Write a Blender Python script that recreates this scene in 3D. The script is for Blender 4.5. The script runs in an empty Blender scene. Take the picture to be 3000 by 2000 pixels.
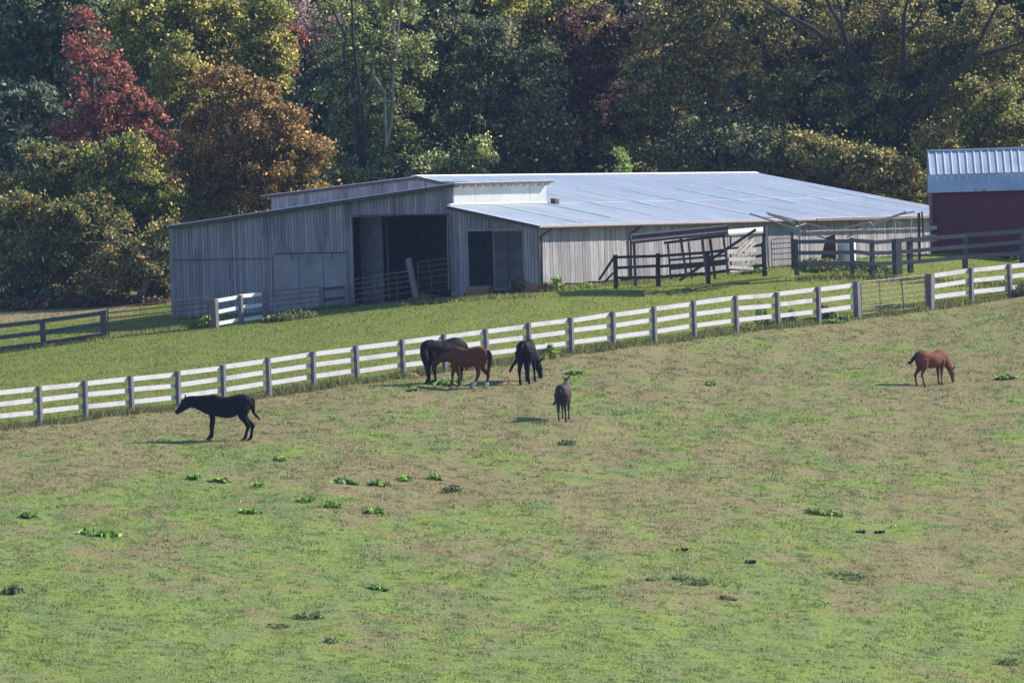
import bpy, bmesh, math, random
import numpy as np
from mathutils import Vector, Matrix
R = math.radians
random.seed(7); RNG = np.random.default_rng(7)
S = bpy.context.scene
COL = S.collection

# ------------------------------------------------------------------ camera
FPX = 38000.0; ROLL = R(1.72); CAMZ = 2.5
PITCH = math.atan(357 / FPX)
Fw = Vector((0, math.cos(PITCH), -math.sin(PITCH)))
R0 = Vector((1, 0, 0)); U0 = Vector((0, math.sin(PITCH), math.cos(PITCH)))
Rc = R0 * math.cos(ROLL) - U0 * math.sin(ROLL)
Uc = R0 * math.sin(ROLL) + U0 * math.cos(ROLL)
CAM = Vector((0, 0, CAMZ))
cd = bpy.data.cameras.new('camera'); cam = bpy.data.objects.new('camera', cd); COL.objects.link(cam)
m = Matrix((Rc, Uc, -Fw)).transposed().to_4x4(); m.translation = CAM
cam.matrix_world = m
cd.sensor_width = 36; cd.sensor_fit = 'HORIZONTAL'; cd.lens = FPX / 3000 * 36
cd.clip_start = 1; cd.clip_end = 3000
S.camera = cam

# ------------------------------------------------------------------ light
SUN_EL = R(33); SUN_BACK = R(25)          # from the right and a little behind the scene
sdir = Vector((math.cos(SUN_EL) * math.cos(SUN_BACK), math.cos(SUN_EL) * math.sin(SUN_BACK), math.sin(SUN_EL)))
ld = bpy.data.lights.new('sun', 'SUN'); lo = bpy.data.objects.new('sun', ld); COL.objects.link(lo)
ld.energy = 5.0; ld.angle = R(0.5); ld.color = (1.0, .92, .81)
lo.rotation_euler = sdir.to_track_quat('Z', 'Y').to_euler(); lo.location = (60, 420, 60)
w = bpy.data.worlds.new('World'); S.world = w; w.use_nodes = True
nt = w.node_tree; bg = nt.nodes['Background']
sky = nt.nodes.new('ShaderNodeTexSky'); sky.sky_type = 'NISHITA'; sky.sun_disc = False
sky.sun_elevation = SUN_EL; sky.sun_rotation = math.pi / 2 - SUN_BACK
sky.air_density = 1.0; sky.dust_density = .3; sky.ozone_density = 5.0
nt.links.new(sky.outputs[0], bg.inputs[0]); bg.inputs[1].default_value = .115
S.view_settings.view_transform = 'Standard'; S.view_settings.look = 'None'
S.view_settings.gamma = 1; S.view_settings.exposure = 0.78
S.cycles.max_bounces = 6; S.cycles.diffuse_bounces = 3; S.cycles.transparent_max_bounces = 6
S.cycles.volume_bounces = 0

# ------------------------------------------------------------------ pixel <-> place
def ray(px, py):
    return Fw + Rc * ((px - 1500) / FPX) + Uc * ((1000 - py) / FPX)
def at(px, py, Y):
    d = ray(px, py); return CAM + d * (Y / d.y)
def onplane(px, py, p0, n):
    d = ray(px, py); return CAM + d * ((p0 - CAM).dot(n) / d.dot(n))

# ------------------------------------------------------------------ the long pasture fence line (used by the ground too)
F0 = at(118, 1245, 410); FDX, FDY = 1.415, 2.12
fdir = Vector((FDX, FDY, 0)).normalized()
fnor = Vector((fdir.y, -fdir.x, 0))            # faces the camera and the right
FB = [(0, 1260), (118, 1245), (252, 1229), (388, 1214), (523, 1200), (656, 1181), (789, 1160), (919, 1140), (1048, 1123), (1183, 1106), (1304, 1090),
      (1428, 1071), (1552, 1055), (1676, 1039), (1798, 1022), (1919, 1006), (2036, 989), (2159, 972), (2280, 961),
      (2399, 946), (2513, 931), (2725, 907), (2846, 889), (2961, 877), (3080, 862)]
def fence_pt(px):
    py = np.interp(px, [a for a, b in FB], [b for a, b in FB])
    return onplane(px, py, Vector((F0.x, F0.y, 0)), fnor)

# ------------------------------------------------------------------ barn frame
TH = R(54)
ut = Vector((math.cos(TH), math.sin(TH), 0)); us = Vector((-math.sin(TH), math.cos(TH), 0))
BC = at(1580, 852, 455)
def bp(s, t, z): return Vector((BC.x, BC.y, 0)) + us * s + ut * t + Vector((0, 0, z))
def onT(px, py, t):
    p = onplane(px, py, bp(0, t, 0), ut); return (p - bp(0, t, 0)).dot(us), p.z
def onS(px, py, s):
    p = onplane(px, py, bp(s, 0, 0), us); return (p - bp(s, 0, 0)).dot(ut), p.z
WB = onT(503, 900, 0)[0]

# ------------------------------------------------------------------ ground height
ctrl = [fence_pt(a) for a, b in FB]
def gp(px, py, t=None, s=None):
    if t is not None:
        q = onT(px, py, t); return bp(q[0], t, q[1])
    q = onS(px, py, s); return bp(s, q[0], q[1])
ctrl += [gp(503, 936, t=0), gp(760, 916, t=0), gp(1000, 898, t=0), gp(1300, 874, t=0), gp(1580, 853, t=0)]
ctrl += [gp(1860, 832, s=0), gp(2130, 812, s=0), gp(2330, 790, s=0), gp(2640, 768, s=0)]
ctrl += [at(-100, 2000, 344), at(700, 2000, 346), at(1500, 2000, 349), at(2300, 2000, 354), at(3100, 2000, 361),
         at(-100, 1600, 375), at(1500, 1500, 388), at(3100, 1400, 406),
         at(128, 1017, 451.7), at(303, 992, 452.1), at(630, 962, 455), at(-60, 1040, 451.3), at(-60, 925, 476), at(330, 905, 476), at(-60, 1140, 428), at(800, 1000, 443),
         at(1400, 950, 443), at(2200, 850, 455),
         at(2334, 782, 459), at(2560, 778, 461), at(2740, 757, 463), at(3050, 738, 465), at(2980, 742, 468), at(3200, 800, 459)]
P = np.array([[p.x, p.y] for p in ctrl]); Zc = np.array([p.z for p in ctrl])
def _phi(r2): return 0.5 * r2 * np.log(r2 + 1e-9)
n_ = len(P); d2 = ((P[:, None] - P[None]) ** 2).sum(-1)
A_ = np.zeros((n_ + 3, n_ + 3)); A_[:n_, :n_] = _phi(d2) + np.eye(n_) * 4.0
A_[:n_, n_] = 1; A_[:n_, n_ + 1:] = P; A_[n_, :n_] = 1; A_[n_ + 1:, :n_] = P.T
sol = np.linalg.solve(A_, np.concatenate([Zc, np.zeros(3)]))
def wnoise(x, y):
    return (0.035 * np.sin(x * .9 + 1.3 * np.sin(y * .31)) * np.sin(y * .23 + .8 * np.sin(x * .5))
            + .02 * np.sin(x * 2.3 + y * .7) * np.sin(y * .9 - x * .6) + .012 * np.sin(x * 5.1 + 2 * np.sin(y * 1.1)) * np.sin(y * 1.9 + x))
def ground(x, y, noise=True):
    x = np.atleast_1d(np.asarray(x, float)); y = np.atleast_1d(np.asarray(y, float))
    xc = np.clip(x, -30, 30); yc = np.clip(y, 342, 482)
    out = np.empty(x.shape)
    xf, yf, of = xc.ravel(), yc.ravel(), out.ravel()
    for i in range(0, len(xf), 20000):
        a, b = xf[i:i + 20000], yf[i:i + 20000]
        r2 = (a[:, None] - P[None, :, 0]) ** 2 + (b[:, None] - P[None, :, 1]) ** 2
        of[i:i + 20000] = _phi(r2) @ sol[:n_] + sol[n_] + a * sol[n_ + 1] + b * sol[n_ + 2]
    out = of.reshape(x.shape)
    if noise:
        k = np.clip((452 - y) / 15, .25, 1) * np.clip((y - 300) / 30, 0, 1)
        out = out + wnoise(x, y) * k * 1.3
    d = np.clip(342 - y, 0, 400)
    out = out - .12 * d + .000437 * d * d
    e = np.clip(y - 482, 0, 400)
    out = out + .10 * e
    return out
def gz(x, y): return float(ground([x], [y])[0])
def place(px, py, y0=343, y1=490):
    d = ray(px, py); d = d / d.y
    ys = np.arange(y0, y1, .25); xs = CAM.x + d.x * ys; zs = CAM.z + d.z * ys
    g = ground(xs, ys); idx = np.where(g >= zs)[0]
    Y = ys[idx[0]] if len(idx) else 470
    x = CAM.x + d.x * Y
    return Vector((x, Y, gz(x, Y)))

# ------------------------------------------------------------------ object helpers
def tag(o, label=None, cat=None, group=None, kind=None):
    if label: o['label'] = label
    if cat: o['category'] = cat
    if group: o['group'] = group
    if kind: o['kind'] = kind
    return o
def empty(name, loc, label=None, cat=None, group=None):
    o = bpy.data.objects.new(name, None); COL.objects.link(o); o.location = loc
    o.empty_display_size = .3
    return tag(o, label, cat, group)
def link(name, me, mat=None, parent=None, smooth=False):
    o = bpy.data.objects.new(name, me); COL.objects.link(o)
    if mat is not None:
        me.materials.append(mat)
    if parent is not None:
        o.parent = parent
        o.matrix_parent_inverse = (Matrix.Translation(world_of(parent))).inverted()
    if smooth:
        me.polygons.foreach_set('use_smooth', [True] * len(me.polygons))
    return o
def world_of(o):
    # sum of plain translations (roots that are rotated use local meshes instead)
    v = Vector(o.location); p = o.parent
    if p is not None:
        return world_of(p) + (o.matrix_parent_inverse.translation + v - v) if False else world_of(p) + o.matrix_parent_inverse.translation + v
    return v
class MB:
    def __init__(s): s.v = []; s.f = []
    def quad(s, a, b, c, d):
        n = len(s.v); s.v += [tuple(a), tuple(b), tuple(c), tuple(d)]; s.f.append((n, n + 1, n + 2, n + 3))
    def box8(s, p):      # p: 4 bottom, 4 top
        n = len(s.v); s.v += [tuple(q) for q in p]
        s.f += [(n, n + 3, n + 2, n + 1), (n + 4, n + 5, n + 6, n + 7)] + [(n + i, n + (i + 1) % 4, n + 4 + (i + 1) % 4, n + 4 + i) for i in range(4)]
    def bar(s, a, b, wx, wz, up=(0, 0, 1)):
        a = Vector(a); b = Vector(b); d = (b - a).normalized(); up = Vector(up)
        sd = d.cross(up)
        if sd.length < 1e-4: sd = d.cross(Vector((1, 0, 0)))
        sd.normalize(); u = sd.cross(d)
        sd = sd * wx / 2; u = u * wz / 2
        s.box8([a - sd - u, a + sd - u, a + sd + u, a - sd + u, b - sd - u, b + sd - u, b + sd + u, b - sd + u])
    def tube(s, pts, rads, n=8, cap=True):
        pts = [Vector(p) for p in pts]; base = len(s.v); k = len(pts)
        if not hasattr(rads, '__len__'): rads = [rads] * k
        prev = None
        for i, p in enumerate(pts):
            d = (pts[min(i + 1, k - 1)] - pts[max(i - 1, 0)]).normalized()
            if prev is None:
                x = d.orthogonal().normalized()
            else:
                x = (prev - d * prev.dot(d)).normalized()
            prev = x; y = d.cross(x)
            for j in range(n):
                a = 2 * math.pi * j / n
                s.v.append(tuple(p + (x * math.cos(a) + y * math.sin(a)) * rads[i]))
        for i in range(k - 1):
            for j in range(n):
                a = base + i * n + j; b = base + i * n + (j + 1) % n
                s.f.append((a, b, b + n, a + n))
        if cap:
            s.f.append(tuple(base + j for j in reversed(range(n)))); s.f.append(tuple(base + (k - 1) * n + j for j in range(n)))
    def build(s, name, mat, parent=None, smooth=False):
        me = bpy.data.meshes.new(name); me.from_pydata(s.v, [], s.f); me.update()
        return link(name, me, mat, parent, smooth)
def np_mesh(name, verts, nper, mat, parent=None):
    """verts (N*nper,3) -> N separate polygons of nper corners"""
    N = len(verts) // nper
    me = bpy.data.meshes.new(name)
    me.vertices.add(N * nper); me.vertices.foreach_set('co', np.ascontiguousarray(verts, dtype=np.float32).ravel())
    me.loops.add(N * nper); me.loops.foreach_set('vertex_index', np.arange(N * nper, dtype=np.int32))
    me.polygons.add(N); me.polygons.foreach_set('loop_start', np.arange(0, N * nper, nper, dtype=np.int32))
    me.update(calc_edges=True)
    return link(name, me, mat, parent)

# ------------------------------------------------------------------ materials
class NT:
    def __init__(s, name):
        s.m = bpy.data.materials.new(name); s.m.use_nodes = True; s.t = s.m.node_tree
        s.b = s.t.nodes['Principled BSDF']; s.out = s.t.nodes['Material Output']
    def n(s, typ, **kw):
        x = s.t.nodes.new('ShaderNode' + typ)
        for k, v in kw.items(): setattr(x, k, v)
        return x
    def l(s, a, b): s.t.links.new(a, b)
    def coords(s, kind='Object', scale=(1, 1, 1)):
        tc = s.n('TexCoord'); mp = s.n('Mapping'); mp.inputs['Scale'].default_value = scale
        s.l(tc.outputs[kind], mp.inputs[0]); return mp.outputs[0]
    def noise(s, vec, scale, detail=4, rough=.55, dist=0):
        x = s.n('TexNoise'); x.inputs['Scale'].default_value = scale; x.inputs['Detail'].default_value = detail
        x.inputs['Roughness'].default_value = rough; x.inputs['Distortion'].default_value = dist
        s.l(vec, x.inputs['Vector']); return x.outputs['Fac']
    def ramp(s, fac, stops):
        r = s.n('ValToRGB'); e = r.color_ramp.elements
        while len(e) < len(stops): e.new(.5)
        for i, (p, c) in enumerate(stops):
            e[i].position = p; e[i].color = (*c, 1) if len(c) == 3 else c
        s.l(fac, r.inputs[0]); return r.outputs[0]
    def mix(s, fac, a, b, mode='MIX'):
        x = s.n('MixRGB', blend_type=mode)
        for i, v in enumerate((fac, a, b)):
            if hasattr(v, 'links'): s.l(v, x.inputs[i])
            else: x.inputs[i].default_value = v if i == 0 else (*v, 1)
        return x.outputs[0]
    def math(s, op, a, b=0):
        x = s.n('Math', operation=op)
        for i, v in enumerate((a, b)):
            if hasattr(v, 'links'): s.l(v, x.inputs[i])
            else: x.inputs[i].default_value = v
        return x.outputs[0]
    def bump(s, h, strength=.3, dist=.02):
        x = s.n('Bump'); x.inputs['Strength'].default_value = strength; x.inputs['Distance'].default_value = dist
        s.l(h, x.inputs['Height']); s.l(x.outputs[0], s.b.inputs['Normal'])
def rgbmul(c, k): return tuple(v * k for v in c)

def wood_mat(name, dark, light, stain=(.10, .09, .085), rough=.85, scale=1.0, vertical=True, stain_amt=.5, brown=None):
    t = NT(name)
    isl = t.n('NewGeometry').outputs['Random Per Island']
    sc = (6, 6, .55) if vertical else (2.0, 2.0, 9)
    v = t.coords('Object', sc)
    g = t.noise(v, 3.0 * scale, 6, .65)
    c = t.ramp(g, [(.25, dark), (.75, light)])
    tone = t.ramp(isl, [(0, (.68, .68, .70)), (.5, (.93, .93, .93)), (1, (1.12, 1.11, 1.1))])
    c = t.mix(1.0, c, tone, 'MULTIPLY')
    v2 = t.coords('Object', (1.2, 1.2, .35) if vertical else (1, 1, 1))
    st = t.ramp(t.noise(v2, 1.1, 5, .6), [(.5, (0, 0, 0)), (.72, (1, 1, 1))])
    c = t.mix(t.math('MULTIPLY', st, stain_amt), c, stain)
    if brown:
        b = t.ramp(t.noise(t.coords('Object', (3, 3, .6)), 1.7, 3), [(.55, (0, 0, 0)), (.7, (1, 1, 1))])
        c = t.mix(t.math('MULTIPLY', b, .6), c, brown)
    t.l(c, t.b.inputs['Base Color']); t.b.inputs['Roughness'].default_value = rough
    t.b.inputs['Specular IOR Level'].default_value = .2
    t.bump(g, .35, .01)
    return t.m
def plain_mat(name, col, rough=.7, metal=0, var=.25, scale=4, rust=None, spec=.3, rust_amt=.5):
    t = NT(name); v = t.coords('Object')
    g = t.noise(v, scale, 5, .6)
    c = t.ramp(g, [(.25, rgbmul(col, 1 - var)), (.75, rgbmul(col, 1 + var))])
    if rust:
        r = t.ramp(t.noise(v, scale * 1.7, 6, .7), [(1 - rust_amt - .08, (0, 0, 0)), (1 - rust_amt + .06, (1, 1, 1))])
        c = t.mix(r, c, rust)
    t.l(c, t.b.inputs['Base Color']); t.b.inputs['Roughness'].default_value = rough
    t.b.inputs['Metallic'].default_value = metal; t.b.inputs['Specular IOR Level'].default_value = spec
    t.bump(g, .15, .01)
    return t.m
def leaf_mat(name, cols, trans=.3, patch=.5, rough=.5):
    cols = [rgbmul(c_, LEAFK) for c_ in cols]; trans = min(.62, trans + .28)
    """cols: list of linear colours, spread leaf by leaf and in soft patches over the crown"""
    t = NT(name)
    isl = t.n('NewGeometry').outputs['Random Per Island']
    v = t.coords('Generated', (1, 1, 1)); p = t.noise(t.coords('Object'), .55, 3, .6)
    f = t.math('ADD', t.math('MULTIPLY', isl, 1 - patch), t.math('MULTIPLY', p, patch))
    k = len(cols)
    f2 = t.math('MULTIPLY', t.math('SUBTRACT', f, .2), 1.65)
    c = t.ramp(f2, [(i / max(k - 1, 1), cc) for i, cc in enumerate(cols)])
    br = t.ramp(t.noise(t.coords('Object'), 7, 2), [(.3, (.75, .75, .75)), (.7, (1.3, 1.28, 1.2))])
    c = t.mix(1, c, br, 'MULTIPLY')
    sp = t.ramp(isl, [(0, (.55, .55, .55)), (.5, (.9, .9, .9)), (.9, (1.15, 1.15, 1.12)), (1, (2.0, 2.0, 1.95))])
    c = t.mix(1, c, sp, 'MULTIPLY')
    t.l(c, t.b.inputs['Base Color']); t.b.inputs['Roughness'].default_value = rough
    t.b.inputs['Specular IOR Level'].default_value = .35
    tr = t.n('BsdfTranslucent'); t.l(c, tr.inputs[0])
    mx = t.n('MixShader'); mx.inputs[0].default_value = trans
    t.l(t.b.outputs[0], mx.inputs[1]); t.l(tr.outputs[0], mx.inputs[2]); t.l(mx.outputs[0], t.out.inputs[0])
    return t.m

def grass_colour(t):
    pos = t.n('NewGeometry').outputs['Position']
    def mp(sc):
        m_ = t.n('Mapping'); m_.inputs['Scale'].default_value = sc; t.l(pos, m_.inputs[0]); return m_.outputs[0]
    big = t.noise(mp((.30, .16, 0)), .55, 5, .6, .4)
    mid = t.noise(mp((.8, .42, 0)), 1.0, 6, .62, .3)
    fine = t.noise(mp((1, .3, 0)), 9, 4, .7)
    g1 = t.ramp(fine, [(.3, (.14, .19, .038)), (.7, (.30, .37, .085))])
    g2 = t.ramp(fine, [(.3, (.12, .17, .052)), (.7, (.255, .32, .105))])
    b1 = t.ramp(fine, [(.3, (.185, .145, .07)), (.7, (.35, .28, .15))])
    green = t.mix(t.ramp(t.noise(mp((.8, .25, 0)), .8, 3), [(.42, (0, 0, 0)), (.6, (1, 1, 1))]), g1, g2)
    # more dry grass in the upper part of the pasture, greener towards the bottom of the slope
    sep = t.n('SeparateXYZ'); t.l(pos, sep.inputs[0])
    yy = t.math('MULTIPLY', t.math('SUBTRACT', sep.outputs[1], 376), .0034)
    yy = t.math('MINIMUM', yy, .075)
    f = t.math('ADD', t.math('ADD', t.math('MULTIPLY', big, .6), t.math('MULTIPLY', mid, .4)), yy)
    dry = t.ramp(f, [(.485, (0, 0, 0)), (.585, (.9, .9, .9))])
    field = t.mix(dry, green, b1)
    # yard behind the long fence: more even yellow green
    d = t.math('ADD', t.math('MULTIPLY', t.math('SUBTRACT', sep.outputs[0], F0.x), fnor.x), t.math('MULTIPLY', t.math('SUBTRACT', sep.outputs[1], F0.y), fnor.y))
    yard_c = t.mix(t.ramp(mid, [(.5, (0, 0, 0)), (.75, (.6, .6, .6))]), t.ramp(fine, [(.3, (.135, .17, .03)), (.7, (.26, .30, .06))]), (.2, .17, .075))
    far = t.ramp(t.math('MULTIPLY', t.math('SUBTRACT', sep.outputs[1], 468), .1), [(.0, (0, 0, 0)), (.5, (1, 1, 1))])
    left = t.ramp(t.math('MULTIPLY', t.math('ADD', sep.outputs[0], 13), -.5), [(.0, (0, 0, 0)), (1, (1, 1, 1))])
    yard_c = t.mix(t.math('MULTIPLY', t.math('MULTIPLY', far, left), .8), yard_c, (.36, .27, .18))
    dk = t.ramp(t.noise(mp((1.0, .5, 0)), 1.6, 5, .6), [(.52, (1, 1, 1)), (.68, (.50, .60, .50))])
    field = t.mix(1, field, dk, 'MULTIPLY')
    mask = t.ramp(t.math('ADD', t.math('MULTIPLY', d, -.8), .5), [(.3, (0, 0, 0)), (.7, (1, 1, 1))])
    c = t.mix(mask, field, yard_c)
    return c, fine, sep
def ground_mat():
    t = NT('pasture_ground'); c, fine, sep = grass_colour(t)
    # leaf litter floor under the trees
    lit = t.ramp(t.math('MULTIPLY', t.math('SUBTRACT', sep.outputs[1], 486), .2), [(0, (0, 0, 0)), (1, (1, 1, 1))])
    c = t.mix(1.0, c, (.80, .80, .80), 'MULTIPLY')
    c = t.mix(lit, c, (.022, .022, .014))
    t.l(c, t.b.inputs['Base Color']); t.b.inputs['Roughness'].default_value = .95; t.b.inputs['Specular IOR Level'].default_value = .1
    t.bump(fine, .5, .04)
    return t.m
def blade_mat():
    t = NT('grass_blades'); c, fine, sep = grass_colour(t)
    isl = t.n('NewGeometry').outputs['Random Per Island']
    k = t.ramp(isl, [(0, (.72, .76, .72)), (.35, (.95, 1, .95)), (.9, (1.12, 1.12, 1.08)), (1, (1.8, 1.8, 1.6))])
    c = t.mix(1, c, k, 'MULTIPLY')
    t.l(c, t.b.inputs['Base Color']); t.b.inputs['Roughness'].default_value = .5; t.b.inputs['Specular IOR Level'].default_value = .3
    tr = t.n('BsdfTranslucent'); t.l(c, tr.inputs[0]); mx = t.n('MixShader'); mx.inputs[0].default_value = .35
    t.l(t.b.outputs[0], mx.inputs[1]); t.l(tr.outputs[0], mx.inputs[2]); t.l(mx.outputs[0], t.out.inputs[0])
    return t.m

LEAFK = 2.8
M = {}
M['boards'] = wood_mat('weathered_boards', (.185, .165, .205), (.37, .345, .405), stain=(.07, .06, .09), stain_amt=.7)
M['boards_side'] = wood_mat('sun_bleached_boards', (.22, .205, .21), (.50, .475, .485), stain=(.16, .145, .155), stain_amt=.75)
M['planks_dark'] = wood_mat('old_door_planks', (.04, .035, .042), (.12, .105, .12), vertical=False)
M['rail_dark'] = wood_mat('dark_grey_fence_wood', (.05, .05, .065), (.12, .12, .145), vertical=False, scale=.7)
M['brown_wood'] = wood_mat('brown_old_timber', (.035, .03, .032), (.095, .08, .078), vertical=False)
M['pale_wood'] = wood_mat('bleached_timber', (.25, .235, .21), (.5, .47, .43), vertical=False)
M['panel'] = plain_mat('grey_door_panel', (.23, .215, .25), .85, var=.3, scale=1.1)
M['white_board'] = wood_mat('white_fence_paint', (.46, .45, .48), (.62, .61, .65), stain=(.27, .26, .25), vertical=False, stain_amt=.6)
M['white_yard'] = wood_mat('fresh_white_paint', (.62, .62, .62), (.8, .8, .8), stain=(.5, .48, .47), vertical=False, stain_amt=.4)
M['post'] = wood_mat('grey_fence_post', (.12, .11, .125), (.235, .215, .24), stain=(.13, .12, .13))
M['clerestory'] = plain_mat('white_painted_siding', (.43, .45, .46), .7, var=.08, scale=2)
M['fascia'] = plain_mat('roof_edge_board', (.075, .06, .072), .8, var=.3)
M['gutter'] = plain_mat('brown_gutter', (.22, .165, .16), .5, var=.2)
M['tube_red'] = plain_mat('red_brown_gate_tube', (.15, .075, .07), .6, var=.3, rust=(.12, .06, .045))
M['tube_grey'] = plain_mat('weathered_gate_tube', (.24, .21, .205), .6, var=.3, rust=(.16, .10, .085))
M['brick'] = plain_mat('brick_foundation', (.30, .135, .095), .9, var=.3, scale=9)
M['rust'] = plain_mat('rust_red_metal', (.13, .04, .035), .8, var=.4)
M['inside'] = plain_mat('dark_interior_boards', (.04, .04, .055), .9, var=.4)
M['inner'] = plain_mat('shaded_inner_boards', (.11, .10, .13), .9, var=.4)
M['flash'] = plain_mat('bright_flashing', (.75, .75, .76), .4, var=.05)
M['skylight'] = plain_mat('green_fibreglass', (.27, .40, .38), .5, var=.3)
M['drip'] = plain_mat('rust_streak', (.42, .36, .34), .6, var=.2)
M['pole'] = plain_mat('rusty_pole', (.40, .32, .27), .7, var=.3)
M['bark'] = plain_mat('grey_bark', (.085, .075, .068), .95, var=.5, scale=3)
M['bark_pale'] = plain_mat('pale_bark', (.28, .25, .21), .95, var=.45, scale=2)
M['bark_dark'] = plain_mat('dark_bark', (.035, .032, .032), .95, var=.4, scale=3)
def roof_metal():
    t = NT('galvanised_roof'); v = t.coords('Object')
    g = t.noise(v, .7, 5, .6); g2 = t.noise(t.coords('Object', (1, 1, 6)), 3, 4)
    c = t.ramp(g, [(.3, (.78, .79, .81)), (.7, (.87, .88, .89))])
    c = t.mix(t.math('MULTIPLY', g2, .25), c, (.42, .45, .52))
    mpp = t.n('Mapping'); mpp.inputs['Rotation'].default_value = (0, 0, -TH); t.l(t.n('TexCoord').outputs['Object'], mpp.inputs[0])
    mp2 = t.n('Mapping'); mp2.inputs['Scale'].default_value = (5.0, .10, .0); t.l(mpp.outputs[0], mp2.inputs[0])
    stz = t.ramp(t.noise(mp2.outputs[0], 1.0, 5, .7), [(.35, (.86, .87, .89)), (.65, (1.12, 1.11, 1.10))])
    c = t.mix(1, c, stz, 'MULTIPLY')
    mp3 = t.n('Mapping'); mp3.inputs['Scale'].default_value = (.6, .25, .0); t.l(mpp.outputs[0], mp3.inputs[0])
    rs = t.ramp(t.noise(mp3.outputs[0], 2.2, 6, .7), [(.60, (0, 0, 0)), (.75, (.45, .45, .45))])
    c = t.mix(rs, c, (.45, .40, .38))
    t.l(c, t.b.inputs['Base Color']); t.b.inputs['Roughness'].default_value = .48
    t.b.inputs['Metallic'].default_value = .0; t.b.inputs['Specular IOR Level'].default_value = .5
    return t.m
M['roof'] = roof_metal()
def shed_roof_mat():
    t = NT('shed_roof_metal'); v = t.coords('Object')
    g = t.noise(v, 1.2, 5, .6)
    c = t.ramp(g, [(.3, (.30, .36, .46)), (.7, (.44, .50, .60))])
    r = t.ramp(t.noise(v, 3.2, 4, .6), [(.64, (0, 0, 0)), (.70, (1, 1, 1))])
    sep = t.n('SeparateXYZ'); t.l(t.n('TexCoord').outputs['Object'], sep.inputs[0])
    c = t.mix(t.math('MULTIPLY', r, .8), c, (.23, .17, .14))
    t.l(c, t.b.inputs['Base Color']); t.b.inputs['Roughness'].default_value = .45
    t.b.inputs['Metallic'].default_value = .1
    return t.m
M['shed_roof'] = shed_roof_mat()
M['shed_red'] = plain_mat('red_lap_siding', (.115, .036, .046), .75, var=.12, scale=1.5)
M['ground'] = ground_mat(); M['blade'] = blade_mat()

# ------------------------------------------------------------------ terrain
xs = np.concatenate([np.linspace(-260, -26, 22), np.arange(-25, 27.1, .3), np.linspace(29, 260, 22)])
ys = np.concatenate([np.linspace(-80, 330, 42), np.arange(334, 482, .5), np.linspace(484, 760, 50)])
X, Yg = np.meshgrid(xs, ys); Zg = ground(X, Yg)
nx, ny = len(xs), len(ys)
V = np.stack([X, Yg, Zg], -1).reshape(-1, 3)
me = bpy.data.meshes.new('pasture_ground')
me.vertices.add(nx * ny); me.vertices.foreach_set('co', V.astype(np.float32).ravel())
ii, jj = np.meshgrid(np.arange(nx - 1), np.arange(ny - 1)); a = (jj * nx + ii).ravel()
F = np.stack([a, a + 1, a + 1 + nx, a + nx], -1)
me.loops.add(F.size); me.loops.foreach_set('vertex_index', F.astype(np.int32).ravel())
me.polygons.add(len(F)); me.polygons.foreach_set('loop_start', np.arange(0, F.size, 4, dtype=np.int32))
me.polygons.foreach_set('use_smooth', np.ones(len(F), bool)); me.update(calc_edges=True)
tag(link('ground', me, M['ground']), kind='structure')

# ------------------------------------------------------------------ fences
def vbox(mb, base, h, wx, wy, d):
    """post: a box standing at base, its faces along d"""
    n = Vector((d.y, -d.x, 0)); a = d * wx / 2; b = n * wy / 2; t = Vector((0, 0, h))
    lean = Vector((random.uniform(-.03, .03), random.uniform(-.03, .03), 0))
    q = [base - a - b, base + a - b, base + a + b, base - a + b]
    mb.box8(q + [p + t + lean for p in q])
def board_fence(name, label, cat, pts, h, rails, rail_h, pmat, rmat, pw=.12, nor=None, group=None, behind=True, thick=.03, pws=None, sink=.25, rises=None):
    """posts at pts; between posts each rail is a board of its own"""
    root = empty(name, pts[0], label, cat, group)
    for i, p in enumerate(pts):
        mb = MB(); d = (pts[min(i + 1, len(pts) - 1)] - pts[max(i - 1, 0)]); d.z = 0; d.normalize()
        wv = pws[i] if pws else pw
        vbox(mb, p - Vector((0, 0, sink)), h + sink + random.uniform(-.01, .03), wv, wv, d)
        mb.build('post', pmat, root)
    for i in range(len(pts) - 1):
        a, b = pts[i], pts[i + 1]; d = b - a; d.z = 0; d.normalize(); n = Vector((d.y, -d.x, 0))
        off = n * (-(pw / 2 + thick / 2 + .002) if behind else (pw / 2 + thick / 2 + .002))
        for r in rails:
            mb = MB(); j = random.uniform(-.02, .02); k = random.uniform(-.02, .02)
            mb.bar(a + off + Vector((0, 0, h - r - rail_h / 2 + j)) + d * .004, b + off + Vector((0, 0, h - r - rail_h / 2 + k)) - d * .004, thick, rail_h)
            mb.build('rail', rmat, root)
    return root
def tube_gate(name, label, a, b, h, nr, verts, mat, r=.022, lift=.12, group=None, cat='gate'):
    root = empty(name, a, label, cat, group)
    up = Vector((0, 0, 1)); mb = MB()
    a0, b0 = a + up * lift, b + up * lift
    mb.tube([a0, a0 + up * (h - .05), a0 + up * h + (b0 - a0) * .02, b0 + up * h - (b0 - a0) * .02, b0 + up * (h - .05), b0], r * 1.15, 8); mb.build('gate_frame', mat, root)
    zs = [h * (k / nr) ** .85 for k in range(nr)]
    for z in zs:
        mb = MB(); mb.tube([a0 + up * z, b0 + up * z], r, 8); mb.build('rail', mat, root)
    for t_, lean in verts:
        mb = MB(); q = a0.lerp(b0, t_); mb.bar(q + Vector((0, -.03, 0)), q + up * h + (b0 - a0).normalized() * lean + Vector((0, -.03, 0)), .05, .02); mb.build('brace', mat, root)
    return root
def P2(px): return fence_pt(px)
posts1 = [118, 252, 388, 523, 656, 789, 919, 1048, 1183, 1304, 1428, 1552, 1676, 1798, 1919, 2036, 2159, 2280, 2399, 2513]
RH = (0.02, .38, .76)
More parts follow.
